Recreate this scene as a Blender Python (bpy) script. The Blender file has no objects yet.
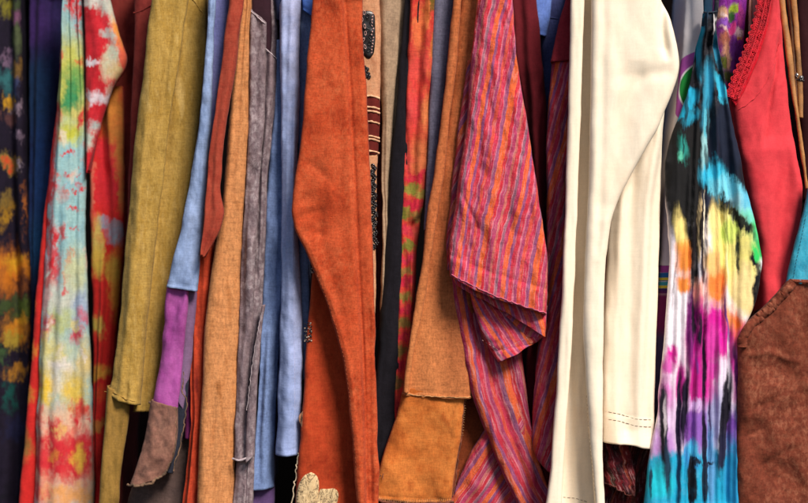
import bpy, math, random
import numpy as np

# ------------------------------------------------------------------ frame
W_M = 1.44                      # width of the framed strip at the front of the clothes
S = W_M / 808.0                 # metres per photograph pixel at Y = 0
D = 2.8                         # camera distance
ZC = 1.15                       # camera height
scene = bpy.context.scene
COL = scene.collection

def at(px, py, Y):
    f = (D + Y) / D
    return np.stack([(px - 404.0) * S * f, Y + 0 * px, ZC + (251.5 - py) * S * f], -1)

# ------------------------------------------------------------------ noise
def _hash(ix, iy, seed):
    n = (ix * 374761393 + iy * 668265263 + seed * 974711 + 1013) & 0x7fffffff
    n = ((n ^ (n >> 13)) * 1274126177) & 0x7fffffff
    n = (n ^ (n >> 16)) & 0xffffff
    return n / float(0xffffff)

def vnoise(x, y, seed=0):
    x = np.asarray(x, float); y = np.asarray(y, float) + 0 * x
    ix = np.floor(x).astype(np.int64); iy = np.floor(y).astype(np.int64)
    fx = x - ix; fy = y - iy
    fx = fx * fx * fx * (fx * (fx * 6 - 15) + 10); fy = fy * fy * fy * (fy * (fy * 6 - 15) + 10)
    a = _hash(ix, iy, seed); b = _hash(ix + 1, iy, seed)
    c = _hash(ix, iy + 1, seed); d = _hash(ix + 1, iy + 1, seed)
    return ((a + (b - a) * fx) * (1 - fy) + (c + (d - c) * fx) * fy) * 2 - 1

def fbm(x, y, seed=0, octv=3):
    s = 0; a = 1.0; f = 1.0
    for k in range(octv):
        s = s + a * vnoise(x * f + 17.3 * k, y * f + 5.1 * k, seed + 31 * k); a *= .5; f *= 2.03
    return s

# ------------------------------------------------------------------ materials
def lin(c, k=0.86):
    out = []
    for v in c:
        v = v / 255.0
        out.append((v / 12.92 if v <= .04045 else ((v + .055) / 1.055) ** 2.4) * k)
    return (out[0], out[1], out[2], 1.0)

class NT:
    def __init__(self, name):
        self.m = bpy.data.materials.new(name); self.m.use_nodes = True
        self.t = self.m.node_tree; self.t.nodes.clear()
        self.out = self.n('ShaderNodeOutputMaterial')
        self.bsdf = self.n('ShaderNodeBsdfPrincipled')
        self.l(self.bsdf.outputs[0], self.out.inputs[0])
    def n(self, typ, **kw):
        nd = self.t.nodes.new(typ)
        for k, v in kw.items(): setattr(nd, k, v)
        return nd
    def l(self, a, b): self.t.links.new(a, b)
    def uv(self, name='cloth'): return self.n('ShaderNodeUVMap', uv_map=name).outputs[0]
    def vscale(self, v, sx, sy, off=0.0):
        m = self.n('ShaderNodeMapping'); self.l(v, m.inputs['Vector'])
        m.inputs['Scale'].default_value = (sx, sy, 1); m.inputs['Location'].default_value = (off, off * 1.7, off * .3)
        return m.outputs[0]
    def noise(self, v, scale=1, detail=3, rough=.55, dist=0):
        nd = self.n('ShaderNodeTexNoise'); self.l(v, nd.inputs['Vector'])
        nd.inputs['Scale'].default_value = scale; nd.inputs['Detail'].default_value = detail
        nd.inputs['Roughness'].default_value = rough; nd.inputs['Distortion'].default_value = dist
        return nd
    def ramp(self, fac, stops, interp='LINEAR'):
        r = self.n('ShaderNodeValToRGB'); self.l(fac, r.inputs[0]); cr = r.color_ramp; cr.interpolation = interp
        while len(cr.elements) > 1: cr.elements.remove(cr.elements[-1])
        cr.elements[0].position = stops[0][0]; cr.elements[0].color = stops[0][1]
        for p, c in stops[1:]:
            e = cr.elements.new(p); e.color = c
        return r.outputs[0]
    def math(self, op, a, b=None, clamp=False):
        m = self.n('ShaderNodeMath', operation=op, use_clamp=clamp)
        for i, v in enumerate((a, b)):
            if v is None: continue
            if isinstance(v, (int, float)): m.inputs[i].default_value = v
            else: self.l(v, m.inputs[i])
        return m.outputs[0]
    def rng(self, v, a, b, c=0., d=1., smooth=False):
        m = self.n('ShaderNodeMapRange', interpolation_type='SMOOTHSTEP' if smooth else 'LINEAR'); self.l(v, m.inputs[0])
        for i, q in enumerate((a, b, c, d)): m.inputs[1 + i].default_value = q
        return m.outputs[0]
    def mix(self, fac, a, b, mode='MIX'):
        m = self.n('ShaderNodeMix', data_type='RGBA', blend_type=mode)
        if isinstance(fac, (int, float)): m.inputs[0].default_value = fac
        else: self.l(fac, m.inputs[0])
        for i, v in ((6, a), (7, b)):
            if isinstance(v, tuple): m.inputs[i].default_value = v
            else: self.l(v, m.inputs[i])
        return m.outputs[2]

def fabric(name, cols, ms=(5, 2.2), weave=.22, wsc=(84, 17), bump=.6, rough=.9, blobs=None, warp=.05, aniso=.8, fading=.0, bleed=(46, 17), soft0=.42, stripes=None,
           wear=None, wearamt=.5, sheen=.03, k=.86, crinkle=0, off=0., slub=1., veins=None):
    """cloth: mottled dye + thread grain + (tie-dye blots | woven stripes) + worn pale fibres"""
    q = NT(name); V = q.uv(); rv = random.Random(name)
    wf_ = rv.uniform(.7, 1.3); wsc = (wsc[0] * wf_, wsc[1] * rv.uniform(.6, 1.5)); weave = weave * rv.uniform(.65, 1.05); rough = min(1., rough * rv.uniform(.88, 1.06))
    mott = q.noise(q.vscale(V, ms[0], ms[1], off), 1, 5, .62, .3)
    if len(cols) == 1: base = q.mix(0.0, lin(cols[0], k), lin(cols[0], k))
    else:
        n = len(cols); st = [(.30 + .40 * i / (n - 1), lin(c, k)) for i, c in enumerate(cols)]
        base = q.ramp(mott.outputs[0], st)
    if blobs:
        w1 = q.noise(q.vscale(V, 11, 6, off), 1, 4, .6); w2 = q.noise(q.vscale(V, bleed[0], bleed[1], off), 1, 2, .5)
        s1 = q.n('ShaderNodeVectorMath', operation='SUBTRACT'); q.l(w1.outputs['Color'], s1.inputs[0]); s1.inputs[1].default_value = (.5, .5, .5)
        s1s = q.n('ShaderNodeVectorMath', operation='SCALE'); q.l(s1.outputs[0], s1s.inputs[0]); s1s.inputs['Scale'].default_value = warp * 2.2
        s2 = q.n('ShaderNodeVectorMath', operation='SUBTRACT'); q.l(w2.outputs['Color'], s2.inputs[0]); s2.inputs[1].default_value = (.5, .5, .5)
        s2s = q.n('ShaderNodeVectorMath', operation='SCALE'); q.l(s2.outputs[0], s2s.inputs[0]); s2s.inputs['Scale'].default_value = warp * .9
        a1 = q.n('ShaderNodeVectorMath', operation='ADD'); q.l(V, a1.inputs[0]); q.l(s1s.outputs[0], a1.inputs[1])
        a2 = q.n('ShaderNodeVectorMath', operation='ADD'); q.l(a1.outputs[0], a2.inputs[0]); q.l(s2s.outputs[0], a2.inputs[1])
        an = q.n('ShaderNodeVectorMath', operation='SUBTRACT'); q.l(a2.outputs[0], an.inputs[0]); q.l(V, an.inputs[1])
        am = q.n('ShaderNodeVectorMath', operation='MULTIPLY'); q.l(an.outputs[0], am.inputs[0]); am.inputs[1].default_value = (aniso, 1.15 if aniso > .5 else 1.7, 0)
        aa = q.n('ShaderNodeVectorMath', operation='ADD'); q.l(V, aa.inputs[0]); q.l(am.outputs[0], aa.inputs[1])
        Vw = aa.outputs[0]
        fn = q.noise(q.vscale(V, 13, 9, off + 9), 1, 4, .6); fade = q.rng(fn.outputs[0], .30, .52, 1 - fading, 1.)
        for b in blobs:
            cx, cy, rx, ry, col = b[:5]; rot = b[5] if len(b) > 5 else 0; soft = b[6] if len(b) > 6 else soft0; al = b[7] if len(b) > 7 else 1.
            mp = q.n('ShaderNodeMapping', vector_type='TEXTURE'); q.l(Vw, mp.inputs['Vector'])
            mp.inputs['Location'].default_value = (cx / 100, cy / 100, 0); mp.inputs['Rotation'].default_value = (0, 0, math.radians(rot))
            mp.inputs['Scale'].default_value = (rx / 100, ry / 100, 1)
            fl = q.n('ShaderNodeVectorMath', operation='MULTIPLY'); q.l(mp.outputs[0], fl.inputs[0]); fl.inputs[1].default_value = (1, 1, 0)
            ln = q.n('ShaderNodeVectorMath', operation='LENGTH'); q.l(fl.outputs[0], ln.inputs[0])
            f = q.rng(ln.outputs['Value'], 1 - soft, 1 + soft, al, 0., True)
            base = q.mix(q.math('MULTIPLY', f, fade), base, lin(col, k))
    if stripes:
        pat, period = stripes
        U = q.uv('stripe')
        sep = q.n('ShaderNodeSeparateXYZ'); q.l(U, sep.inputs[0])
        wv = q.noise(q.vscale(V, 14, 5, off), 1, 3, .6)
        x = q.math('ADD', sep.outputs[0], q.math('MULTIPLY', q.math('SUBTRACT', wv.outputs[0], .5), .016))
        # uneven repeat: a slow drift so that no band repeats exactly
        dr = q.noise(q.vscale(V, 1.2, .3, off + 2), 1, 1, .5)
        x = q.math('ADD', x, q.math('MULTIPLY', dr.outputs[0], .18))
        fr = q.math('FRACT', q.math('MULTIPLY', x, 100.0 / period))
        tot = sum(p[1] for p in pat); st = []; acc = 0
        for c, w in pat:
            st.append((acc / tot, lin(c, k))); acc += w
        base = q.ramp(fr, st, 'CONSTANT')
        un = q.uv('stripe')
        th = q.noise(q.vscale(un, 85, 6, off), 1, 3, .7)
        base = q.mix(q.rng(th.outputs[0], .53, .70, 0, .42), base, lin((228, 190, 190), k))
        th2 = q.noise(q.vscale(un, 95, 8, off + 3), 1, 3, .7)
        base = q.mix(q.rng(th2.outputs[0], .56, .7, 0, .3), base, lin((150, 44, 66), k))
        base = q.mix(q.rng(mott.outputs[0], .35, .65, 0, .2), base, lin((190, 52, 70), k))
    # thread grain, along and across
    ga = q.noise(q.vscale(V, wsc[0], wsc[1], off), 1, 3, .65); gb = q.noise(q.vscale(V, wsc[1] * .8, wsc[0] * .9, off + 1), 1, 3, .65)
    g = q.math('ADD', q.math('MULTIPLY', ga.outputs[0], .55), q.math('MULTIPLY', gb.outputs[0], .45))
    gf = q.noise(q.vscale(V, 70, 60, off + 8), 1, 2, .6)
    g = q.math('ADD', q.math('MULTIPLY', g, .7), q.math('MULTIPLY', gf.outputs[0], .3))
    val = q.rng(g, .38, .62, 1 - weave * 1.25, 1 + weave * 1.25)
    hs = q.n('ShaderNodeHueSaturation'); q.l(base, hs.inputs['Color']); q.l(val, hs.inputs['Value'])
    base = hs.outputs[0]
    if wear:
        wn = q.noise(q.vscale(V, 26, 15, off + 4), 1, 6, .7, .4)
        wl = q.noise(q.vscale(V, 4, 2, off + 5), 1, 2, .5)
        wf = q.math('MULTIPLY', q.rng(wn.outputs[0], .46, .72, 0, 1), q.rng(wl.outputs[0], .32, .66, .15, 1))
        base = q.mix(q.math('MULTIPLY', wf, wearamt, True), base, lin(wear, k))
    if veins:
        vn = q.noise(q.vscale(V, veins[1] * 1.6, veins[1] * .8, off + 6), 1, 5, .62, .8)
        vd = q.math('ABSOLUTE', q.math('SUBTRACT', vn.outputs[0], .5))
        base = q.mix(q.rng(vd, .0, veins[2], 1, 0), base, lin(veins[0], k))
    q.l(base, q.bsdf.inputs['Base Color'])
    q.bsdf.inputs['Roughness'].default_value = rough
    q.bsdf.inputs['Specular IOR Level'].default_value = .13
    q.bsdf.inputs['Sheen Weight'].default_value = sheen
    q.bsdf.inputs['Sheen Roughness'].default_value = .5
    bp = q.n('ShaderNodeBump'); bp.inputs['Strength'].default_value = bump; bp.inputs['Distance'].default_value = .0011
    hgt = g
    if crinkle:
        cn = q.noise(q.vscale(V, 20, 9, off + 7), 1, 4, .6, .6)
        hgt = q.math('ADD', g, q.math('MULTIPLY', cn.outputs[0], crinkle))
    q.l(hgt, bp.inputs['Height']); q.l(bp.outputs[0], q.bsdf.inputs['Normal'])
    return q.m

def plain(name, col, rough=.6, metal=0., k=.86, var=.25, scale=60):
    q = NT(name)
    tc = q.n('ShaderNodeTexCoord')
    n = q.noise(tc.outputs['Object'], scale, 4, .6)
    q.l(q.mix(q.rng(n.outputs[0], .3, .7, 0, 1), lin(tuple(v * (1 - var) for v in col), k), lin(tuple(min(255, v * (1 + var * .5)) for v in col), k)), q.bsdf.inputs['Base Color'])
    q.bsdf.inputs['Roughness'].default_value = rough; q.bsdf.inputs['Metallic'].default_value = metal
    bp = q.n('ShaderNodeBump'); bp.inputs['Strength'].default_value = .35; bp.inputs['Distance'].default_value = .0008
    n2 = q.noise(tc.outputs['Object'], scale * 12, 2, .5); q.l(n2.outputs[0], bp.inputs['Height']); q.l(bp.outputs[0], q.bsdf.inputs['Normal'])
    return q.m

# ------------------------------------------------------------------ objects
class Thing:
    def __init__(self, name, label, cat, px, py, Y, group='clothes hanging side by side'):
        o = bpy.data.objects.new(name, None); COL.objects.link(o)
        o.empty_display_size = .05
        self.loc = at(np.array(float(px)), np.array(float(py)), np.array(float(Y)))
        o.location = tuple(self.loc)
        o['label'] = label; o['category'] = cat
        if group: o['group'] = group
        self.o = o

SURF = {}

def link_mesh(name, verts, faces, mat, th, uv=None, st=None, parent=None, smooth=True):
    me = bpy.data.meshes.new(name)
    v = np.asarray(verts, float)
    off = th.loc if th else 0
    me.from_pydata((v - off).tolist(), [], [tuple(int(i) for i in f) for f in faces])
    me.materials.append(mat)
    if smooth: me.polygons.foreach_set('use_smooth', np.ones(len(me.polygons), bool))
    li = np.empty(len(me.loops), np.int32); me.loops.foreach_get('vertex_index', li)
    for nm, arr in (('cloth', uv), ('stripe', st)):
        if arr is None: continue
        l = me.uv_layers.new(name=nm); l.data.foreach_set('uv', np.asarray(arr, np.float32)[li].ravel())
    me.update()
    o = bpy.data.objects.new(name, me); COL.objects.link(o)
    if th: o.parent = parent or th.o
    return o

def edge(P, t, sm):
    P = [tuple(map(float, p)) for p in P]
    if P[0][1] <= 1:
        a, b = P[0], P[1]; s = (b[0] - a[0]) / max(b[1] - a[1], 1); s = max(-.5, min(.5, s))
        P.insert(0, (a[0] - s * 38, -38.))
    if P[-1][1] >= 502:
        a, b = P[-1], P[-2]; s = (a[0] - b[0]) / max(a[1] - b[1], 1); s = max(-.5, min(.5, s))
        P.append((a[0] + s * 40, 543.))
    y0, y1 = P[0][1], P[-1][1]
    ys = np.array([p[1] for p in P]); xs = np.array([p[0] for p in P])
    n = max(8, int(abs(y1 - y0))); yy = np.linspace(y0, y1, n)
    xx = np.interp(yy, ys, xs)
    if sm > 0:
        r = int(sm * 3); kx = np.arange(-r, r + 1); kk = np.exp(-.5 * (kx / sm) ** 2); kk /= kk.sum()
        pad = np.concatenate([xx[0] + (np.arange(-r, 0)) * (xx[1] - xx[0]), xx, xx[-1] + (np.arange(1, r + 1)) * (xx[-1] - xx[-2])])
        xx = np.convolve(pad, kk, 'valid')
    py = y0 + (y1 - y0) * t
    return np.interp(py, yy, xx), py

def piece(th, name, mat, L, R, y=0., dep=.04, bf=.6, er=7, folds=(), wr=(1.5, 22, 60), vf=(0, 0), hem=0, sm=5, seed=1,
          stripe=None, sag=0, res=1.9, wob=.7, label=None, parent=None, mats=None, thick=.0016, hemseam=1.0, tilt=0., arcw=.75, fine=(.35, 7, 9)):
    """a closed tube of cloth: a modelled front with folds, sides running back, and a back; open at the hem"""
    ln = max(L[-1][1], R[-1][1]) - min(L[0][1], R[0][1])
    wid = max(abs(np.interp(p[1], [q[1] for q in R], [q[0] for q in R]) - p[0]) for p in L)
    nT = max(14, int((ln + 70) / (res * 1.15))); nF = max(12, int(wid / res) + 6)
    t = np.linspace(0, 1, nT)
    xL, yL = edge(L, t, sm); xR, yR = edge(R, t, sm)
    xL = xL + wob * fbm(yL / 30., 0 * yL + seed * 3.7, seed, 4); xR = xR + wob * fbm(yR / 30., 0 * yR + seed * 9.1, seed + 5, 4)
    s = np.linspace(0, 1, nF); u = .55 * s + .45 * (.5 - .5 * np.cos(np.pi * s))
    px = xL[:, None] + (xR - xL)[:, None] * u[None]; py = yL[:, None] + (yR - yL)[:, None] * u[None]
    if sag: py = py + (sag * np.sin(np.pi * u))[None] * (t ** 6)[:, None]
    if wob: py = py + (1.0 * fbm(u * wid / 24., 0 * u + seed, seed + 8, 2))[None] * (t ** 12)[:, None]
    w = np.abs(xR - xL)[:, None]
    d = np.minimum(u, 1 - u)[None] * w
    r = np.minimum(er * 1.25, np.maximum(w * .5, .01))
    e = np.clip(1 - d / r, 0, 1)
    rel = S * r * (1 - np.sqrt(np.clip(1 - e * e, 0, 1))) * .9
    rel = rel + 1.4 * wr[0] * .001 * fbm(px / wr[1], py / wr[2], seed, 3)
    if fine: rel = rel + fine[0] * .001 * fbm(px / fine[1], py / fine[2], seed + 3, 2)
    if vf[0]:
        rel = rel + 1.7 * vf[1] * .001 * fbm(u[None] * vf[0] + .5 * vnoise(t * 2.5, 0 * t, seed)[:, None], t[:, None] * 1.3 + seed, seed + 11, 2)
    for fo in folds:
        kind, path, fw, fd = fo[:4]
        ys = [p[1] for p in path]; xs = [p[0] for p in path]
        fx = np.interp(py, ys, xs)
        end = np.clip((py - ys[0]) / 14. + (1 if ys[0] <= 2 else 0), 0, 1) * np.clip((ys[-1] - py) / 14. + (1 if ys[-1] >= 500 else 0), 0, 1)
        dx = (px - fx) / fw
        if kind == 'g': rel = rel + fd * .001 * np.exp(-dx * dx) * end
        elif kind == 's': rel = rel + fd * .001 * (.5 + .5 * np.tanh(dx * 1.6)) * end
        elif kind == 'h':           # crease with a sharp lip: deep on the right, easing out
            q = np.where(dx < 0, np.exp(-(dx * 2.5) ** 2), np.exp(-dx)); rel = rel + fd * .001 * q * end
        elif kind == 'x':           # cross fold: path given as (py, px) line, varies along x
            fy = np.interp(px, sorted(xs), [p[1] for p in sorted(path)])
            endx = np.clip((px - min(xs)) / 8., 0, 1) * np.clip((max(xs) - px) / 8., 0, 1)
            rel = rel + fd * .001 * np.exp(-((py - fy) / fw) ** 2) * endx
    if tilt: rel = rel + tilt * (u[None] - .5)
    if hem:
        dist = (1 - t) * ln
        band = 1 / (1 + np.exp((dist - hem) / .8))
        line = np.exp(-((dist - hem) / 1.6) ** 2)
        rel = rel - .0014 * hemseam * band[:, None] + .0018 * hemseam * line[:, None] * (1 + .5 * vnoise(px / 3., py / 3., seed + 2))
    base = at(px, py, np.full_like(px, y)); front = base.copy(); front[..., 1] = y + rel
    ds = np.sqrt(np.diff(px, axis=1) ** 2 + (np.diff(rel, axis=1) / S) ** 2)
    arc = np.concatenate([np.zeros((nT, 1)), np.cumsum(ds, axis=1)], 1); arc /= arc[:, -1:] + 1e-9
    pxu = px + arcw * (xL[:, None] + (xR - xL)[:, None] * arc - px)
    nS, nB = 5, max(4, nF // 4)
    Xc = .5 * (front[:, 0, 0] + front[:, -1, 0])
    cols = [front[:, j] for j in range(nF)]; pu = [pxu[:, j] for j in range(nF)]; pv = [py[:, j] for j in range(nF)]
    yb = y + rel.mean() + dep
    def side(E, kf):
        p = E.copy(); p[:, 0] = Xc + (E[:, 0] - Xc) * (1 - (1 - bf) * kf ** .8); p[:, 1] = E[:, 1] + (yb - E[:, 1]) * kf
        return p
    for k in range(1, nS + 1):
        cols.append(side(front[:, -1], k / nS)); pu.append(px[:, -1] + dep / S * k / nS); pv.append(py[:, -1])
    bR, bL = side(front[:, -1], 1.), side(front[:, 0], 1.)
    for k in range(1, nB):
        f = k / nB; b = bR * (1 - f) + bL * f; b[:, 1] += .003 * fbm(py[:, 0] / 60., 0 * py[:, 0] + k * .4, seed + 20, 2)
        cols.append(b); pu.append(px[:, -1] + dep / S + (px[:, -1] - px[:, 0]) * bf * f); pv.append(py[:, -1])
    for k in range(nS, 0, -1):
        cols.append(side(front[:, 0], k / nS)); pu.append(px[:, 0] - dep / S * k / nS); pv.append(py[:, 0])
    A = np.stack(cols, 1); n = A.shape[1]
    U = np.stack([np.stack(pu, 1), np.stack(pv, 1)], -1) / 100.
    i = np.arange(nT - 1)[:, None]; j = np.arange(n)[None]; j2 = (j + 1) % n
    F = np.stack([i * n + j, (i + 1) * n + j, (i + 1) * n + j2, i * n + j2], -1).reshape(-1, 4)
    st = None
    if stripe:
        PX, PY = U[..., 0] * 100, U[..., 1] * 100
        XL = np.broadcast_to(xL[:, None], PX.shape); XRr = np.broadcast_to(xR[:, None], PX.shape)
        sx = stripe(PX, PY, XL, XRr); st = np.stack([sx / 100., PY / 100.], -1).reshape(-1, 2)
    o = link_mesh(name, A.reshape(-1, 3), F, mat, th, U.reshape(-1, 2), st, parent)
    if mats:
        for _, mm_ in mats: o.data.materials.append(mm_)
        fy = U.reshape(-1, 2)[F].mean(1)[:, 1] * 100
        idx = np.zeros(len(F), np.int32)
        for k_, (y_, _) in enumerate(mats): idx[fy > y_] = k_ + 1
        o.data.polygons.foreach_set('material_index', idx)
    if thick:
        m = o.modifiers.new('thickness', 'SOLIDIFY'); m.thickness = thick; m.offset = -1
    if label: o['label'] = label
    SURF[o.name] = (px.ravel(), py.ravel(), front.reshape(-1, 3))
    return o

def host(th, surf, parent):
    if parent: return parent
    if isinstance(surf, float): return th.o
    return surf if surf.parent == th.o else surf.parent

def on(o, px, py, lift=.0):
    X, Y, P = SURF[o.name]
    out = []
    for a, b in zip(np.atleast_1d(px), np.atleast_1d(py)):
        d2 = (X - a) ** 2 + (Y - b) ** 2; idx = np.argpartition(d2, 4)[:4]
        wv = 1 / (d2[idx] + .05); yy = (P[idx, 1] * wv).sum() / wv.sum()
        p = at(np.array(a), np.array(b), np.array(yy)); p[1] -= lift; out.append(p)
    return np.array(out)

def resample(path, step):
    P = np.array(path, float); d = np.r_[0, np.cumsum(np.hypot(*np.diff(P, axis=0).T))]
    n = max(2, int(d[-1] / step)); s = np.linspace(0, d[-1], n)
    # smooth (Catmull-like) by interpolating then blurring
    x = np.interp(s, d, P[:, 0]); y = np.interp(s, d, P[:, 1])
    if n > 7:
        kk = np.array([1, 2, 3, 2, 1.]); kk /= kk.sum()
        xs = np.convolve(np.pad(x, 2, 'edge'), kk, 'valid'); ys = np.convolve(np.pad(y, 2, 'edge'), kk, 'valid')
        xs[[0, -1]] = x[[0, -1]]; ys[[0, -1]] = y[[0, -1]]; x, y = xs, ys
    return x, y

def tube_arrays(P, rad, seg=6, closed=False, ripple=None):
    P = np.asarray(P, float); n = len(P)
    T = np.gradient(P, axis=0); T /= np.linalg.norm(T, axis=1)[:, None] + 1e-9
    N = np.cross(T, np.array([0, 1., 0])); N /= np.linalg.norm(N, axis=1)[:, None] + 1e-9
    B = np.cross(N, T); rad = np.broadcast_to(rad, (n,))
    a = np.linspace(0, 2 * np.pi, seg, endpoint=False)
    rr = rad[:, None] * np.ones(seg)[None]
    if ripple is not None: rr = rr * ripple(np.arange(n)[:, None], a[None])
    V = P[:, None] + rr[..., None] * (np.cos(a)[None, :, None] * N[:, None] + np.sin(a)[None, :, None] * B[:, None])
    i = np.arange(n - 1)[:, None]; j = np.arange(seg)[None]; j2 = (j + 1) % seg
    F = np.stack([i * seg + j, i * seg + j2, (i + 1) * seg + j2, (i + 1) * seg + j], -1).reshape(-1, 4)
    return V.reshape(-1, 3), [tuple(f) for f in F] + [tuple(range(seg)), tuple((n - 1) * seg + k for k in range(seg - 1, -1, -1))]

class Acc:
    def __init__(self): self.v = []; self.f = []; self.n = 0
    def add(self, V, F):
        self.v.append(np.asarray(V)); self.f += [tuple(int(i) + self.n for i in f) for f in F]; self.n += len(V)
    def build(self, name, mat, th, parent=None):
        V = np.concatenate(self.v)
        uv = np.stack([V[:, 0] / S / 100 + 4.04, -V[:, 2] / S / 100], -1)
        return link_mesh(name, V, self.f, mat, th, uv, None, parent)

def cord(th, name, surf, path, mat, r=.0012, wob=.5, lift=.0006, step=1.2, seed=1, parent=None, ripple=None, seg=7):
    x, y = resample(path, step); k = np.arange(len(x))
    x = x + wob * vnoise(k * .45, 0 * k, seed); y = y + wob * vnoise(k * .45, 0 * k + 7, seed)
    P = on(surf, x, y, lift) if not isinstance(surf, float) else at(x, y, np.full_like(x, surf))
    if not isinstance(surf, float) and len(P) > 20 or (not isinstance(surf, float) and r < .004 and len(P) > 9):
        hw = 2 if r < .004 else 8; kk = np.ones(2 * hw + 1) / (2 * hw + 1); P[:, 1] = np.convolve(np.pad(P[:, 1], hw, 'edge'), kk, 'valid')
    a = Acc(); a.add(*tube_arrays(P, r * (1 + (.25 if r < .004 else .05) * vnoise(k * (.6 if r < .004 else .2), 0 * k, seed + 3)), seg, ripple=ripple))
    return a.build(name, mat, th, host(th, surf, parent))

def stitches(th, name, surf, path, mat, dash=3.2, gap=1.6, r=.0005, lift=.0003, across=0., parent=None, seed=1):
    """a row of sewn stitches: short threads lying on the cloth (across > 0: whip stitches over an edge)"""
    x, y = resample(path, .8); d = np.r_[0, np.cumsum(np.hypot(np.diff(x), np.diff(y)))]
    a = Acc(); s = 0.; rnd = random.Random(seed)
    while s + dash < d[-1]:
        dl = dash * rnd.uniform(.8, 1.15)
        if across:
            i0 = s; q = np.interp(i0, d, x), np.interp(i0, d, y); q2 = np.interp(i0 + 1, d, x), np.interp(i0 + 1, d, y)
            tx, ty = q2[0] - q[0], q2[1] - q[1]; h = math.hypot(tx, ty) or 1; nx, ny = -ty / h, tx / h
            c = across * rnd.uniform(.7, 1.2); sl = rnd.uniform(-.2, .6)
            xs = np.array([q[0] - nx * c, q[0], q[0] + nx * c + tx * sl]); ys = np.array([q[1] - ny * c, q[1], q[1] + ny * c + ty * sl])
        else:
            ss = np.linspace(s, s + dl, 4); xs = np.interp(ss, d, x); ys = np.interp(ss, d, y)
        P = on(surf, xs, ys, lift) if not isinstance(surf, float) else at(xs, ys, np.full_like(xs, surf))
        rr = np.full(len(P), r); rr[[0, -1]] *= .5
        a.add(*tube_arrays(P, rr, 5)); s += dl + gap * rnd.uniform(.8, 1.2)
    return a.build(name, mat, th, host(th, surf, parent))

def ring_arrays(c, R, r, sx=1., sy=1., rot=0., seg=10, sub=5):
    a = np.linspace(0, 2 * np.pi, seg, endpoint=False); b = np.linspace(0, 2 * np.pi, sub, endpoint=False)
    ca, sa = np.cos(a)[:, None], np.sin(a)[:, None]
    X = (R + r * np.cos(b)[None]) * ca * sx; Z = (R + r * np.cos(b)[None]) * sa * sy; Yv = r * np.sin(b)[None] + 0 * X
    Xr = X * math.cos(rot) - Z * math.sin(rot); Zr = X * math.sin(rot) + Z * math.cos(rot)
    V = np.stack([Xr, Yv, Zr], -1).reshape(-1, 3) + np.asarray(c)
    F = []
    for i in range(seg):
        for j in range(sub):
            i2, j2 = (i + 1) % seg, (j + 1) % sub
            F.append((i * sub + j, i * sub + j2, i2 * sub + j2, i2 * sub + j))
    return V, F

def ball_arrays(c, r, sx=1., sy=1., sz=1., seg=8, ri=6, rot=0.):
    V = [(0, 0, 1.)]
    for i in range(1, ri):
        p = math.pi * i / ri
        for j in range(seg):
            q = 2 * math.pi * j / seg; V.append((math.sin(p) * math.cos(q), math.sin(p) * math.sin(q), math.cos(p)))
    V.append((0, 0, -1.)); F = [(0, 1 + j, 1 + (j + 1) % seg) for j in range(seg)]
    for i in range(ri - 2):
        for j in range(seg):
            a, b = 1 + i * seg + j, 1 + i * seg + (j + 1) % seg; F.append((a, a + seg, b + seg, b))
    l = len(V) - 1; F += [(l, l - seg + (j + 1) % seg, l - seg + j) for j in range(seg)]
    V = np.array(V) * np.array([sx, sy, sz]) * r
    X = V[:, 0] * math.cos(rot) - V[:, 2] * math.sin(rot); Z = V[:, 0] * math.sin(rot) + V[:, 2] * math.cos(rot)
    return np.stack([X, V[:, 1], Z], -1) + np.asarray(c), F

def pad(th, name, surf, outline, mat, hgt=.0022, lift=.0004, parent=None, puff=.5, seed=1, rings=7):
    """a sewn-on patch: a domed slab with a closed edge, its outline in cloth coordinates"""
    x, y = resample(outline + [outline[0]], 1.6); x, y = x[:-1], y[:-1]; cx, cy = x.mean(), y.mean(); n = len(x)
    V = []; U = []
    prof = [(1., -.6), (1., .3), (.96, .75)] + [(1 - k / rings, 1.) for k in range(1, rings)] 
    for f, h in prof:
        qx, qy = cx + (x - cx) * f, cy + (y - cy) * f
        P = on(surf, qx, qy, 0.); P[:, 1] -= lift + hgt * (h + puff * .5 * (1 - f) + .35 * vnoise(qx / 3.5, qy / 3.5, seed) * (1 if f < .97 else 0)); V.append(P)
        U.append(np.stack([qx, qy], -1) / 100)
    P = on(surf, np.array([cx]), np.array([cy]), lift + hgt * (1 + puff * .5)); V.append(P); U.append(np.array([[cx, cy]]) / 100)
    F = []
    for k in range(len(prof) - 1):
        for j in range(n):
            j2 = (j + 1) % n; F.append((k * n + j, k * n + j2, (k + 1) * n + j2, (k + 1) * n + j))
    c = len(prof) * n
    for j in range(n): F.append(((len(prof) - 1) * n + j, (len(prof) - 1) * n + (j + 1) % n, c))
    VV, UU = np.concatenate(V), np.concatenate(U)
    o = link_mesh(name, VV, F, mat, th, UU, None, host(th, surf, parent))
    SURF[o.name] = (UU[n:, 0] * 100, UU[n:, 1] * 100, VV[n:])
    return o

# ================================================================== setting
def build_backdrop():
    q = NT('dark_backdrop'); tc = q.n('ShaderNodeTexCoord'); n = q.noise(tc.outputs['Object'], 3, 4, .6)
    q.l(q.mix(n.outputs[0], lin((6, 4, 4)), lin((14, 8, 9))), q.bsdf.inputs['Base Color']); q.bsdf.inputs['Roughness'].default_value = .95; q.bsdf.inputs['Specular IOR Level'].default_value = .05
    xs = np.linspace(-1.9, 1.9, 90); zs = np.linspace(0, 2.1, 30)
    X, Z = np.meshgrid(xs, zs); Y = .85 + .015 * fbm(X * 6, Z * .6, 4, 2)
    V = np.stack([X, Y, Z], -1).reshape(-1, 3); n = 90
    F = [(i * n + j, i * n + j + 1, (i + 1) * n + j + 1, (i + 1) * n + j) for i in range(29) for j in range(89)]
    o = link_mesh('backdrop', V, F, q.m, None); o['kind'] = 'structure'
    m = o.modifiers.new('thickness', 'SOLIDIFY'); m.thickness = .004
build_backdrop()

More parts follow.
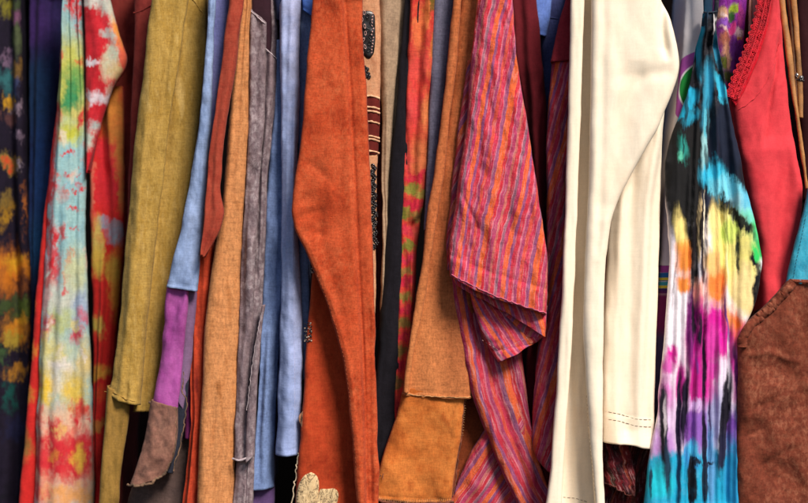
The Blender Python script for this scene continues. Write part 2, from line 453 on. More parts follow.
M = {}
def mat(key, *a, **k):
    if key not in M: M[key] = fabric(key, *a, **k)
    return M[key]

# ================================================================== 1  far-left dark top with yellow blots
YL, OR_, PU, TE, BK = (205, 150, 35), (195, 110, 30), (80, 55, 90), (50, 105, 110), (28, 22, 38)
m = mat('dark_blotched_cotton', [(24, 17, 32), (30, 22, 40), (20, 16, 28)], ms=(6, 5), blobs=[
    (4, 6, 7, 9, (130, 120, 40)), (16, 4, 6, 8, (60, 70, 45)), (15, 20, 6, 8, (120, 75, 105)), (16, 40, 7, 14, (80, 88, 60)), (5, 58, 6, 5, (120, 95, 120), 40),
    (5, 80, 9, 14, TE), (15, 74, 7, 10, (120, 90, 45)), (4, 100, 6, 6, YL), (15, 108, 8, 5, (135, 115, 130)), (6, 118, 6, 6, (95, 60, 60)),
    (14, 85, 5, 8, (55, 60, 95)), (17, 136, 6, 5, (125, 105, 125), 20), (4, 162, 11, 7, (150, 125, 60), 10), (2, 163, 5, 4, (205, 75, 40)), (18, 164, 4, 3, (125, 110, 125)),
    (1, 200, 5, 10, (120, 95, 45), 20), (2, 215, 4, 12, (165, 120, 35), 20), (24, 205, 2.5, 20, (150, 85, 40)), (6, 272, 17, 22, OR_), (14, 262, 9, 9, YL, 30), (22, 270, 7, 7, (200, 120, 30)), (16, 285, 3, 9, BK),
    (4, 308, 7, 9, (60, 75, 40)), (22, 310, 9, 10, (85, 100, 40)), (14, 332, 14, 12, (195, 125, 35)), (10, 342, 6, 8, (165, 140, 50)), (20, 322, 6, 5, YL), (15, 372, 10, 6, (170, 115, 40)), (2, 358, 4, 6, (60, 85, 50)),
    (8, 395, 5, 14, (20, 75, 70)), (12, 430, 9, 12, (30, 30, 60))], warp=.16, weave=.18, fading=.4, sheen=0, soft0=.7, k=.7)
t = Thing('printed_top', 'dark top with orange and yellow blots at the far left edge', 'top', 0, 520, .28)
piece(t, 'body', m, [(-40, 0), (-42, 250), (-40, 503)], [(21, 0), (24, 120), (27, 250), (28, 330), (27, 400), (22, 503)], y=.27, dep=.22, er=9, vf=(3, 9), seed=11, folds=[('g', [(10, 0), (14, 503)], 4, 8)])

# ================================================================== 2  navy and indigo garment
m = mat('indigo_cotton', [(26, 16, 48), (22, 24, 58), (34, 20, 58)], ms=(3, 2), blobs=[(37, 95, 12, 45, (26, 50, 84), 0, .7), (38, 180, 9, 60, (26, 52, 98), 0, .7), (36, 250, 8, 30, (28, 66, 108), 0, .7), (8, 390, 8, 14, (20, 90, 80)), (35, 20, 16, 30, (50, 30, 80), 0, .6)], warp=.06)
t = Thing('indigo_tunic', 'plain indigo and navy tunic between the blotched top and the tie-dye dress', 'tunic', 38, 520, .3)
piece(t, 'body', m, [(26, 0), (27, 120), (28, 250), (24, 330), (14, 420), (4, 503)], [(62, 0), (56, 120), (48, 250), (40, 350), (30, 503)], y=.31, dep=.2, er=9, seed=12, folds=[('s', [(46, 0), (44, 140), (40, 260), (28, 503)], 3, 16)], vf=(3, 8))

# ================================================================== 3  red, blue and yellow tie-dye dress
RD, LB, YG, OG = (208, 46, 56), (150, 192, 196), (196, 192, 92), (222, 140, 62)
rnd = random.Random(8); SPAT = []
for k in range(44):
    yy = rnd.uniform(130, 500); xl = 52 - 20 * (yy - 130) / 370.; xx = rnd.uniform(xl, 88)
    c_ = rnd.choice([(200, 56, 66), (206, 120, 110), (150, 184, 186), (222, 206, 190)]) if yy < 300 else rnd.choice([(196, 200, 170), (150, 180, 190), (226, 196, 110), (206, 90, 96), (226, 214, 206)]) if yy < 400 else rnd.choice([(206, 50, 60), (226, 176, 150), (222, 120, 100), (226, 190, 110)])
    SPAT.append((xx, yy, rnd.uniform(1.5, 4.), rnd.uniform(2.5, 8), c_, 0, .6, rnd.uniform(.5, .9)))
FB = [
    (70, 66, 20, 28, YG), (70, 95, 22, 34, YG), (74, 88, 8, 24, (88, 152, 80), 0, .7), (72, 98, 5, 14, (60, 140, 90), 0, .7), (78, 118, 6, 12, (205, 190, 110)), (70, 134, 11, 10, (192, 192, 70)),
    (71, 3, 3, 14, RD), (77, 16, 2, 20, RD), (78, 2, 2.5, 10, RD), (59, 62, 3.5, 7, RD), (60, 48, 3, 12, (196, 110, 80), 0, .5), (79, 60, 4, 2, (205, 120, 70)), (79, 122, 3, 8, RD),
    (44, 205, 9, 78, RD, 4, .3), (57, 112, 8, 9, RD), (53, 132, 8, 14, RD), (50, 160, 6, 20, RD), (55, 172, 3, 7, RD), (47, 192, 8, 14, RD), (44, 222, 7, 20, RD), (54, 188, 6, 5, RD), (51, 214, 4, 6, RD), (56, 236, 3, 14, RD), (44, 252, 6, 16, RD),
    (54, 262, 6, 18, RD), (50, 282, 8, 11, RD), (46, 258, 3, 6, (175, 195, 205)), (48, 276, 3.5, 5, (205, 200, 190)), (52, 212, 1.6, 8, (170, 190, 200)), (47, 236, 1.6, 9, (170, 190, 200)),
    (70, 154, 4, 1.6, RD), (69, 172, 3.6, 2.6, RD), (77, 173, 1.4, 1.2, RD), (82, 191, 4, 2, RD), (73, 192, 1.4, 2, RD), (73, 208, 4, 1.4, RD), (74, 229, 2.6, 1.3, RD), (72, 252, 3, 1.2, RD),
    (69, 260, 2.4, 6, (200, 80, 70)), (67, 278, 2.4, 9, RD), (66, 290, 3, 2.5, RD),
    (76, 272, 10, 22, (196, 200, 160), 0, .6), (64, 312, 24, 26, (196, 198, 184), 0, .6), (70, 325, 16, 13, (150, 182, 182), 0, .7), (80, 308, 7, 18, (150, 165, 190), 0, .6), (58, 322, 12, 12, (184, 190, 130), 0, .6), (46, 300, 7, 9, (220, 170, 165), 0, .5),
    (48, 320, 6, 8, (200, 50, 75)), (46, 334, 6, 7, (205, 110, 110), 0, .5), (77, 334, 4.5, 9, (200, 70, 85)), (82, 315, 5, 5, (190, 110, 130)), (55, 352, 16, 14, (212, 198, 128), 0, .6),
    (62, 366, 12, 9, (225, 215, 208), 0, .6), (58, 384, 10, 12, (232, 226, 214), 0, .7), (46, 388, 10, 22, (222, 184, 66), 0, .6), (74, 392, 12, 22, (216, 184, 84), 0, .6), (84, 360, 8, 20, (214, 190, 130), 0, .6),
    (62, 425, 34, 18, (226, 186, 156), 0, .5), (60, 470, 40, 40, (224, 172, 140), 0, .3), (40, 422, 6, 9, RD), (57, 428, 6, 8, RD), (76, 420, 5, 7, RD), (80, 408, 6, 8, (208, 70, 60)), (50, 446, 15, 12, RD), (64, 446, 14, 14, RD), (42, 462, 9, 10, RD), (58, 464, 18, 14, RD), (78, 448, 12, 16, RD), (74, 470, 9, 10, RD), (86, 455, 6, 22, RD),
    (57, 455, 4, 5, (222, 130, 60)), (79, 458, 5, 11, (226, 176, 66)), (40, 492, 9, 12, (205, 60, 70)), (62, 492, 14, 8, (228, 160, 100)), (82, 496, 12, 9, (226, 160, 96))] + SPAT
def front_dye(name, ya, yb):
    sel = [b_ for b_ in FB if b_[1] + b_[3] * 1.7 + 12 > ya and b_[1] - b_[3] * 1.7 - 12 < yb]
    return mat(name, [(126, 176, 190), (156, 192, 192), (140, 184, 198)], ms=(7, 3), blobs=sel, warp=.11, weave=.16, fading=.3, k=.8, soft0=.75)
m_tf = front_dye('tie_dye_front_top', -60, 190)
m_tf2 = [(190, front_dye('tie_dye_front_middle', 190, 310)), (310, front_dye('tie_dye_front_lower', 310, 405)), (405, front_dye('tie_dye_front_hem', 405, 560))]
m_ts = mat('tie_dye_sleeve_cotton', [(206, 44, 56), (196, 36, 46), (214, 56, 66)], ms=(5, 3), blobs=[
    (92, 2, 14, 5, (205, 200, 190)), (106, 6, 8, 7, (180, 180, 170)), (112, 16, 5, 13, (190, 190, 170), -12), (109, 36, 9, 5, (176, 182, 176)), (112, 52, 6, 10, (186, 190, 170)), (108, 66, 6, 12, (196, 190, 160)), (117, 34, 5, 15, OG, -15, .5), (121, 55, 5, 14, (214, 96, 70), -10), (114, 72, 5, 10, (196, 170, 120)),
    (93, 62, 5, 3.4, (226, 214, 220)), (90, 62, 2, 4, (226, 214, 220)), (99, 63, 2.5, 2.5, (226, 190, 196)), (98, 97, 13, 6, (220, 205, 212)), (86, 104, 5, 4, (222, 130, 90)), (112, 90, 8, 5, (205, 160, 140)), (88, 140, 5, 9, (186, 194, 180)), (94, 126, 5, 6, (176, 180, 176))], warp=.11, weave=.16, fading=.25, k=.82, soft0=.65)
m_tb = mat('tie_dye_back_cotton', [(196, 38, 36), (208, 44, 40), (180, 30, 32)], ms=(5, 3), blobs=[
    (112, 112, 13, 34, (206, 128, 56), 0, .6), (118, 150, 8, 26, (196, 124, 60), 0, .6), (103, 150, 9, 12, RD), (106, 180, 12, 26, RD), (120, 190, 4, 22, (190, 110, 60)), (102, 222, 6, 6, (140, 150, 170)), (114, 234, 8, 10, (140, 150, 165)), (112, 224, 6, 4, (150, 130, 140)),
    (97, 242, 6, 24, (200, 170, 90)), (91, 190, 3, 30, (212, 110, 90), 0, .5), (98, 262, 6, 14, (205, 168, 70)), (116, 285, 7, 34, (200, 130, 50), 0, .6), (111, 270, 6, 12, (196, 150, 60)), (98, 325, 6.5, 11, (196, 172, 80)), (96, 372, 12, 8, (215, 150, 60)), (96, 425, 10, 5, (196, 120, 60)), (100, 395, 8, 6, (206, 70, 40)),
    (30, 302, 5, 10, OG), (33, 350, 4, 8, (210, 120, 50)), (26, 395, 7, 9, (190, 120, 50)), (24, 445, 7, 16, (150, 100, 50)), (36, 280, 4, 8, RD)], warp=.09, weave=.16, fading=.35, soft0=.5)
t = Thing('tie_dye_dress', 'red, pale blue and yellow tie-dye dress with a pointed cap sleeve, near the left edge', 'dress', 70, 520, .2)
piece(t, 'front_panel', m_tf, [(60, 0), (57, 80), (51, 140), (46, 200), (42, 260), (38, 340), (34, 420), (31, 503)], [(80, 0), (82, 60), (84, 130), (85, 250), (88, 330), (92, 420), (93, 503)], mats=m_tf2, y=.185, dep=.05, er=8, vf=(4, 5), seed=21, wr=(2, 14, 60), folds=[('g', [(79, 330), (82, 503)], 3, 4), ('g', [(70, 0), (73, 150)], 3, 3)])
piece(t, 'sleeve', m_ts, [(82, 0), (84, 60), (84.5, 110), (85, 150), (86, 172)], [(109, 0), (118, 32), (127, 58), (124, 70), (112, 88), (102, 115), (93, 150), (88, 172)], y=.175, dep=.03, er=6, sm=3, seed=22, vf=(2, 4), hem=0)
piece(t, 'back_panel', m_tb, [(86, 92), (89, 200), (90, 260), (91, 350), (92, 503)], [(122, 86), (123, 170), (122, 250), (114, 330), (107, 400), (101, 503)], y=.215, dep=.2, er=7, seed=23, vf=(3, 7), folds=[('s', [(97, 92), (103, 250), (103, 330), (98, 503)], 3, 8)])
piece(t, 'side_panel', m_tb, [(63, 70), (50, 160), (39, 250), (32, 340), (25, 420), (17, 503)], [(66, 70), (58, 160), (50, 250), (44, 340), (40, 420), (36, 503)], y=.21, dep=.15, er=6, seed=24)

# ================================================================== 4  dark red jacket behind
m = mat('dark_red_cotton', [(112, 34, 30), (132, 48, 42), (92, 24, 24)], ms=(4, 2), weave=.15, wear=(170, 90, 75), wearamt=.25)
t = Thing('maroon_jacket', 'dark brick red jacket mostly hidden beside the mustard top', 'jacket', 135, 520, .16)
b = piece(t, 'body', m, [(104, 0), (106, 70), (114, 120), (121, 260), (115, 503)], [(140, 0), (138, 120), (130, 260), (120, 503)], y=.25, dep=.2, seed=31, vf=(2, 7))
b = piece(t, 'front_edge', m, [(133, 0), (134, 14), (133, 60), (130, 120), (127, 200), (122, 300)], [(158, 0), (152, 60), (148, 130), (140, 200), (130, 300)], y=.15, dep=.06, er=5, seed=32)
cord(t, 'seam', b, [(134, 13), (142, 11), (152, 5)], m, r=.0013, wob=.3)

# ================================================================== 5  mustard long-sleeved top
m = mat('mustard_jersey', [(148, 114, 48), (180, 144, 74), (164, 128, 58), (194, 160, 94)], ms=(7, 1.6), weave=.2, wear=(205, 175, 105), wearamt=.35, bump=.6)
md = mat('olive_brown_jersey', [(126, 96, 42), (150, 114, 54), (108, 82, 36)], ms=(7, 1.6), weave=.2, wear=(175, 140, 85), wearamt=.3)
t = Thing('mustard_top', 'mustard yellow top with a long sleeve and a seamed olive cuff', 'long-sleeved top', 140, 520, .06)
CR = [(187, 0), (180, 50), (172, 100), (165, 150), (158, 210), (152, 260), (145, 330), (141, 380), (139, 406)]
b = piece(t, 'sleeve', m, [(150, 0), (146, 30), (142, 80), (136, 110), (131, 170), (126, 220), (122, 260), (118, 320), (110, 380), (105, 394)], CR, y=.06, dep=.05, er=7, seed=41, wr=(2.4, 16, 70), vf=(3, 4), hem=5, sag=3, folds=[('g', [(158, 0), (140, 200), (124, 394)], 6, -5), ('g', [(172, 0), (152, 200), (134, 394)], 5, 6), ('g', [(128, 330), (122, 394)], 4, 4)])
b2 = piece(t, 'cuff', md, [(106, 386), (103, 430), (100, 470), (98, 503)], [(129, 396), (127, 420), (122, 460), (117, 503)], y=.066, dep=.05, er=6, seed=42, vf=(2, 3))
b3 = piece(t, 'body', m, [(178, 0), (164, 100), (158, 150), (151, 210), (146, 260), (138, 330), (134, 380), (132, 412)], [(206, 0), (205, 60), (200, 110), (192, 170), (183, 225), (172, 300), (165, 340), (158, 412)], y=.1, dep=.22, er=8, seed=43, vf=(3, 6))
cord(t, 'shoulder_seam', b3, [(190, -4), (196, 4), (204, 15)], m, r=.001, wob=.3)
cord(t, 'cuff_seam', b, [(105, 391), (114, 393), (122, 397), (127, 400), (138, 402)], md, r=.0008, wob=.5)
stitches(t, 'stitching', b2, [(125, 404), (122, 440), (117, 480), (114, 503)], plain('ochre_thread', (176, 120, 60)), dash=2.2, gap=1.6, r=.0004)

# ================================================================== 6  blue, magenta and brown patchwork sleeve
mb = mat('sky_blue_jersey', [(116, 136, 176), (140, 160, 200), (150, 168, 206)], ms=(6, 2), weave=.17, wear=(170, 190, 225), wearamt=.3)
mpw = mat('periwinkle_jersey', [(108, 112, 168), (128, 128, 180)], ms=(6, 2), weave=.15, wear=(160, 160, 205), wearamt=.3)
mmg = mat('magenta_jersey', [(144, 60, 130), (170, 84, 156), (158, 70, 144)], ms=(5, 2), weave=.13, wear=(196, 110, 180), wearamt=.3)
mvp = mat('violet_grey_jersey', [(112, 84, 116), (128, 98, 130)], ms=(5, 2), weave=.15)
mbr = mat('faded_brown_jersey', [(112, 76, 66), (136, 94, 80), (92, 66, 60)], ms=(6, 4), weave=.2, wear=(176, 130, 108), wearamt=.45)
mch = mat('charcoal_brown_jersey', [(78, 62, 60), (98, 78, 72)], ms=(5, 3), weave=.2, wear=(100, 80, 74), wearamt=.3)
msl = mat('slate_blue_cloth', [(34, 36, 48), (46, 48, 60)], ms=(5, 3), weave=.2)
t = Thing('patchwork_top', 'patchwork top with a sky blue, magenta and frayed brown sleeve', 'patchwork top', 165, 520, .03)
b = piece(t, 'sleeve', mb, [(208, 0), (205, 60), (198, 125), (189, 180), (181, 225), (172, 260), (166, 287)], [(216, 0), (213, 60), (211, 125), (207, 180), (203, 225), (199, 260), (197, 292)], y=.03, dep=.04, er=8, seed=51, hem=3, wr=(2.2, 12, 22), vf=(2, 4))
piece(t, 'side_panel', mpw, [(210, 0), (206, 100), (202, 170), (198, 215)], [(229, 0), (224, 60), (216, 110), (208, 165), (201, 215)], y=.045, dep=.12, er=5, seed=52)
bm_ = piece(t, 'sleeve_panel', mmg, [(167, 280), (164, 310), (160, 345), (156, 375), (151, 405)], [(188, 284), (187, 310), (184, 345), (181, 370), (177, 411)], y=.036, dep=.04, er=7, seed=53, vf=(2, 4), wr=(2.2, 12, 30))
piece(t, 'gusset', mvp, [(184, 284), (183, 320), (180, 370), (177, 400)], [(196, 288), (195, 320), (190, 370), (184, 410)], y=.05, dep=.05, er=4, seed=54)
piece(t, 'body', mat('plum_jersey', [(120, 40, 96), (96, 34, 80)], ms=(4, 2), weave=.13), [(184, 288), (184, 360), (184, 440)], [(206, 288), (203, 360), (202, 440)], y=.075, dep=.2, er=5, seed=55, vf=(2, 5))
bb = piece(t, 'cuff', mbr, [(150, 400), (146, 425), (139, 455), (128, 485)], [(177, 408), (178, 428), (175, 455), (164, 476)], y=.034, dep=.03, er=6, seed=56, sag=3, vf=(2, 4), wr=(2.4, 12, 18))
bc = piece(t, 'slit_facing', msl, [(179, 372), (177, 410), (172, 445), (166, 472)], [(188, 372), (186, 410), (182, 440), (172, 474)], y=.05, dep=.03, er=3, seed=57)
bd = piece(t, 'skirt', mch, [(150, 418), (138, 465), (126, 503)], [(200, 405), (200, 455), (196, 503)], y=.085, dep=.15, er=8, seed=58, vf=(3, 8))
edge_m = plain('brown_overlock_thread', (112, 84, 64), .9, var=.5)
cord(t, 'upper_overlock', bm_, [(149, 402), (158, 405), (168, 408), (177, 409)], edge_m, r=.0028, wob=1.1, seed=3, lift=.001, ripple=lambda i, a: 1 + .3 * np.sin(i * 1.9 + a))
cord(t, 'lower_overlock', bb, [(128, 485), (140, 486), (152, 482), (163, 476), (168, 470)], edge_m, r=.0026, wob=1.1, seed=4, lift=.001, ripple=lambda i, a: 1 + .3 * np.sin(i * 1.9 + a))
cord(t, 'slit_overlock', bb, [(177, 410), (176, 425), (176, 440), (173, 455), (166, 474)], edge_m, r=.0013, wob=.9, seed=5, lift=.001)
cord(t, 'facing_overlock', bc, [(184, 372), (182, 390), (187, 402), (184, 425), (180, 445), (173, 470)], edge_m, r=.0012, wob=.9, seed=6, lift=.001)

# ================================================================== 7  rust red sleeve
m = mat('brick_red_linen', [(136, 46, 34), (162, 66, 48), (150, 56, 42)], ms=(6, 2.4), weave=.18, wear=(190, 100, 76), wearamt=.35)
m2 = mat('crinkled_red_linen', [(150, 44, 26), (186, 66, 38), (120, 34, 24)], ms=(9, 2), weave=.18, crinkle=1.5)
t = Thing('brick_red_blouse', 'brick red blouse with a bell sleeve ending above a crinkled red skirt', 'blouse', 205, 520, .03)
piece(t, 'sleeve', m, [(228, 0), (223, 50), (216, 100), (209, 150), (204, 200), (200, 256)], [(243, 0), (236, 60), (230, 100), (225, 130), (221, 165), (219, 190), (224, 212), (220, 228), (211, 245), (204, 258)], y=-.005, dep=.03, er=5, seed=61, sm=4, vf=(2, 4))
piece(t, 'body', m2, [(192, 225), (190, 330), (191, 420), (182, 503)], [(214, 225), (207, 330), (203, 420), (200, 503)], y=.06, dep=.22, er=6, seed=62, vf=(4, 5), wr=(3, 9, 40))

# ================================================================== 8  ochre sleeve
m = mat('ochre_linen', [(172, 106, 58), (200, 134, 84), (186, 118, 70)], ms=(12, 2.2), weave=.26, wsc=(70, 9), wear=(226, 160, 104), wearamt=.4)
t = Thing('ochre_tunic', 'long tan orange linen tunic sleeve between brick red and grey clothes', 'tunic', 215, 520, .02)
piece(t, 'sleeve', m, [(241, 0), (235, 60), (230, 105), (225, 150), (222, 190), (219, 220), (213, 250), (206, 300), (202, 350), (199, 420), (196, 503)], [(250, 0), (249, 50), (247, 130), (243, 200), (240, 250), (238, 300), (237, 400), (232, 503)], y=.03, dep=.2, er=11, seed=71, wr=(2, 18, 90), vf=(2, 3), folds=[('g', [(216, 300), (209, 503)], 5, 3)])

# ================================================================== 9  grey worn waistcoat
m = mat('mauve_grey_suede', [(96, 78, 84), (134, 114, 118), (108, 90, 96), (152, 134, 138)], ms=(9, 4), weave=.2, wear=(200, 186, 188), wearamt=.85, bump=.8)
mv = mat('dark_plum_velvet', [(44, 24, 32), (58, 32, 42)], ms=(5, 3), weave=.1)
t = Thing('grey_waistcoat', 'worn mauve grey waistcoat with pointed flaps and a pale folded edge', 'waistcoat', 245, 520, .04)
b0 = piece(t, 'front_edge', m, [(249, 8), (248, 130), (244, 200), (240, 250), (237, 350), (234, 440), (233, 461)], [(266, 22), (264, 130), (258, 200), (256, 250), (254, 310), (249, 370), (247, 461)], y=.035, dep=.04, er=5, seed=81, hem=4, wr=(3.4, 9, 36), vf=(2, 5))
piece(t, 'lining', mv, [(250, -20), (250, 30), (250, 80)], [(272, -20), (272, 30), (270, 80)], y=.055, dep=.05, er=5, seed=82)
piece(t, 'shoulder', m, [(262, 0), (261, 60), (258, 160)], [(277, 0), (277, 60), (273, 160)], y=.062, dep=.2, er=5, seed=85)
b1 = piece(t, 'body', m, [(264, 46), (261, 90), (258, 160), (254, 260), (248, 360), (244, 503)], [(277, 60), (276, 90), (273, 120), (267, 170), (265, 230), (263, 290), (257, 360), (252, 503)], y=.046, dep=.2, er=5, seed=83, vf=(3, 4), wr=(2.5, 10, 30), folds=[('g', [(262, 120), (259, 200), (257, 290)], 2, 4)])
piece(t, 'lower_panel', m, [(237, 450), (235, 475), (232, 503)], [(250, 450), (249, 475), (247, 503)], y=.044, dep=.1, er=5, seed=86, vf=(2, 4))
b2 = piece(t, 'folded_flap', m, [(262, 305), (255, 340), (250, 380), (246, 420), (245, 462)], [(264, 305), (261, 340), (257, 380), (255, 420), (254, 455)], y=.022, dep=.025, er=3, seed=84, hem=4)
gl = plain('pale_grey_binding', (176, 160, 164), .85)
cord(t, 'binding', b0, [(249.5, 10), (257, 17), (265, 24)], gl, r=.0013, wob=.3, lift=.001)
cord(t, 'flap_binding', b1, [(265, 48), (271, 54), (276.5, 59)], gl, r=.0012, wob=.3, lift=.001)
cord(t, 'hem_binding', b0, [(234, 457), (239, 460), (246, 458), (253, 454)], gl, r=.0022, wob=.5, lift=.014)
cord(t, 'flap_edge', b2, [(262, 312), (256, 340), (251, 375), (247, 410)], gl, r=.0007, wob=.5, lift=.001)

# ================================================================== 10  blue shirt
mdb = mat('mid_blue_linen', [(94, 114, 158), (116, 136, 180), (104, 124, 168)], ms=(6, 2), weave=.2, wear=(140, 166, 212), wearamt=.3)
mlp = mat('pale_blue_linen', [(150, 158, 198), (180, 184, 220), (160, 168, 208)], ms=(4, 5), weave=.16, wear=(190, 198, 228), wearamt=.35,
          blobs=[(287, 440, 40, 110, (138, 158, 206), 0, .8, .75), (282, 200, 10, 160, (150, 170, 216), 0, .8, .8)], warp=.06)
t = Thing('pale_blue_shirt', 'pale periwinkle blue linen shirt over a mid blue layer, left of the orange kurta', 'shirt', 275, 520, .03)
piece(t, 'body', mdb, [(277, 40), (273, 120), (267, 180), (263, 250), (261, 300), (258, 400), (250, 490)], [(290, 40), (290, 120), (284, 250), (280, 330), (275, 400), (273, 490)], y=.06, dep=.2, er=7, seed=91, vf=(2, 6), hem=0, wr=(2, 12, 26), folds=[('s', [(268, 250), (270, 330), (268, 480)], 2.5, 5)])
piece(t, 'hem_band', mat('violet_cotton', [(98, 72, 118), (86, 62, 104)], weave=.12), [(250, 482), (248, 503)], [(274, 482), (274, 503)], y=.078, dep=.15, er=5, seed=92)
b = piece(t, 'sleeve', mlp, [(278, 6), (280, 80), (281, 200), (280, 300), (277, 400), (275, 455)], [(300, -6), (299, 60), (298, 130), (296, 200), (299, 250), (302, 320), (301, 400), (299, 456)], y=.025, dep=.05, er=9, seed=93, hem=5, vf=(2, 4), wr=(2.2, 14, 26), folds=[('g', [(293, 20), (291, 200), (292, 455)], 1.6, 1.6), ('s', [(284, 240), (286, 330), (284, 455)], 3, 3)])
cord(t, 'side_seam', b, [(296, 10), (294.5, 130), (292, 220), (294, 320), (295, 452)], mlp, r=.0006, wob=.3, lift=-.0001)
piece(t, 'collar', mat('navy_cotton', [(30, 36, 66), (38, 46, 80)], weave=.12), [(272, -30), (276, 18)], [(304, -30), (300, 30)], y=.05, dep=.1, er=5, seed=94)
piece(t, 'back_panel', mdb, [(299, -10), (298, 120), (297, 240), (300, 320), (302, 380)], [(314, -10), (310, 120), (308, 240), (310, 320), (309, 380)], y=.06, dep=.1, er=4, seed=95)
piece(t, 'back_yoke', mat('royal_blue_linen', [(66, 100, 176), (84, 120, 196)], weave=.16), [(301, -20), (303, 10)], [(316, -20), (314, 18)], y=.045, dep=.03, er=3, seed=96, hem=2)
# ================================================================== 11  orange kurta
m = mat('rust_orange_suede', [(146, 48, 22), (176, 66, 33), (190, 80, 44), (160, 57, 27)], ms=(3.2, 2.0), weave=.24, wear=(218, 116, 72), wearamt=.6, bump=.7)
mk = mat('deep_rust_suede', [(150, 46, 22), (182, 66, 34), (166, 56, 28)], ms=(3.5, 2.6), weave=.2, wear=(206, 96, 48), wearamt=.35)
t = Thing('orange_kurta', 'rust orange kurta with a wide sleeve and cream petal patches at its hem', 'kurta', 335, 520, .0)
SL = [(312, 0), (308, 50), (303, 110), (298, 160), (292, 200), (291, 214), (296, 233), (306, 252), (315, 275), (325, 300), (335, 330), (343, 360), (348, 400), (352, 440), (354, 470), (357, 503)]
SR = [(362, 0), (363, 50), (368, 120), (371, 200), (374, 300), (376, 400), (379, 470), (378, 503)]
b = piece(t, 'sleeve', m, SL, SR, y=-.035, dep=.045, er=5, seed=101, sm=4, wr=(2.6, 26, 80), vf=(2, 3), folds=[
    ('s', [(343, 0), (348, 80), (352, 160), (356, 250), (361, 340), (364, 420), (366, 503)], 3, 13), ('g', [(344, 0), (349, 80), (353, 160), (357, 250), (362, 340), (365, 420), (367, 503)], 2, 6),
    ('g', [(330, 0), (335, 100), (340, 200)], 8, 3), ('g', [(312, 190), (330, 260), (345, 330)], 10, 3), ('g', [(369, 300), (371, 503)], 3, 4),
    ('s', [(297, 228), (310, 249), (320, 275), (330, 300), (340, 330), (348, 360), (353, 400), (357, 440), (359, 470), (361, 503)], 1.2, -1.3),
    ('x', [(293, 222), (306, 214), (326, 210)], 4, 3), ('x', [(298, 236), (312, 232), (330, 236)], 4, 2.5), ('x', [(300, 160), (316, 168), (336, 186)], 6, 2.5), ('x', [(294, 205), (304, 200), (318, 190)], 4, 2), ('g', [(322, 40), (326, 140), (320, 240)], 7, 3)])
stitches(t, 'stitching', b, [(317, 275), (327, 300), (337, 330), (345, 362), (350, 400), (354, 440), (356, 470)], plain('rust_thread', (180, 84, 46)), dash=2, gap=2.4, r=.0004)
b2 = piece(t, 'body', mk, [(313, 262), (310, 300), (306, 335), (304, 370), (302, 420), (297, 460), (294, 503)], [(350, 262), (352, 330), (364, 400), (368, 503)], y=.02, dep=.26, er=7, seed=102, wr=(3, 24, 70), vf=(2, 5))
ed = plain('cream_frayed_thread', (214, 190, 160), .9, var=.4)
cord(t, 'frayed_edge', b2, [(299, 452), (297, 462), (295.5, 475), (294, 490), (292, 503)], ed, r=.0012, wob=1.2, seed=8)
mp = mat('crackled_cream_cotton', [(206, 172, 124), (226, 196, 150), (214, 182, 136)], ms=(9, 6), weave=.12, veins=((60, 42, 30), 12, .03), wear=(150, 116, 80), wearamt=.7)
p1 = pad(t, 'petal_patch', b2, [(311, 472), (304, 475), (299, 483), (296, 494), (296, 503), (297, 512), (309, 514), (317, 502), (319, 490), (319, 480), (316, 474)], mp, hgt=.003, seed=4)
p2 = pad(t, 'petal_patch', b2, [(333, 488), (326, 489), (320, 488), (318, 496), (314, 506), (316, 514), (330, 514), (337, 504), (339, 494), (337, 489)], mp, hgt=.0025, lift=.0012, seed=6)
dk = plain('dark_brown_thread', (54, 34, 26), .8)
stitches(t, 'petal_stitching', p1, [(310, 474), (302, 480), (297.5, 494), (297, 507)], dk, dash=1.4, gap=1.8, r=.0005, across=.9)
# small beaded motifs on the left edge of the body
rnd = random.Random(5)
bdk, bpl = plain('black_bead_glass', (38, 28, 28), .25), plain('pale_bead_glass', (196, 170, 150), .3)
for cx_, cy_, wx_, wy_, nb_ in ((308, 332, 3.6, 9.5, 60), (314, 270, 3, 3.6, 22)):
    a = Acc(); a2 = Acc()
    for k in range(nb_):
        c = on(b2, cx_ + rnd.uniform(-wx_, wx_), cy_ + rnd.uniform(-wy_, wy_), .0008)[0]
        (a if k % 3 else a2).add(*ball_arrays(c, rnd.uniform(.0010, .0019), seg=6, ri=4))
    a.build('dark_beads', bdk, t, b2); a2.build('pale_beads', bpl, t, b2)
pad(t, 'side_tab', b2, [(303, 411), (299.5, 414), (298, 418), (300, 423), (302, 429)], plain('tan_tab_cloth', (150, 104, 76), .9, var=.5), hgt=.0012)

# ================================================================== 12  embroidered blouse
m = mat('peach_cotton', [(170, 112, 80), (204, 146, 108), (186, 126, 92)], ms=(8, 4), weave=.2, wear=(236, 190, 150), wearamt=.5)
mm = mat('oxblood_cotton', [(86, 24, 20), (108, 34, 28)], weave=.15)
t = Thing('embroidered_blouse', 'peach blouse with black beading and rows of loops, beside the orange kurta', 'blouse', 370, 520, .07)
b = piece(t, 'front_edge', m, [(355, 0), (358, 100), (362, 180), (366, 260), (368, 330)], [(380, 0), (381, 80), (379, 120), (377, 170), (376, 230), (375, 330)], y=.03, dep=.14, er=6, seed=111)
pm = pad(t, 'oxblood_panel', b, [(364, 97), (380, 98), (380, 120), (378, 155), (364, 155)], mm, hgt=.0018)
black = plain('black_bead', (30, 22, 24), .25); pinkc = plain('peach_cord', (232, 176, 136), .8)
pk = pad(t, 'beaded_patch', b, [(361, 11), (372, 11), (375, 15), (375.5, 40), (374, 54), (369, 60), (364, 56), (361, 48)], plain('black_leather', (26, 20, 21), .3), hgt=.0022, puff=.6)
a = Acc(); a2 = Acc(); rnd = random.Random(9)
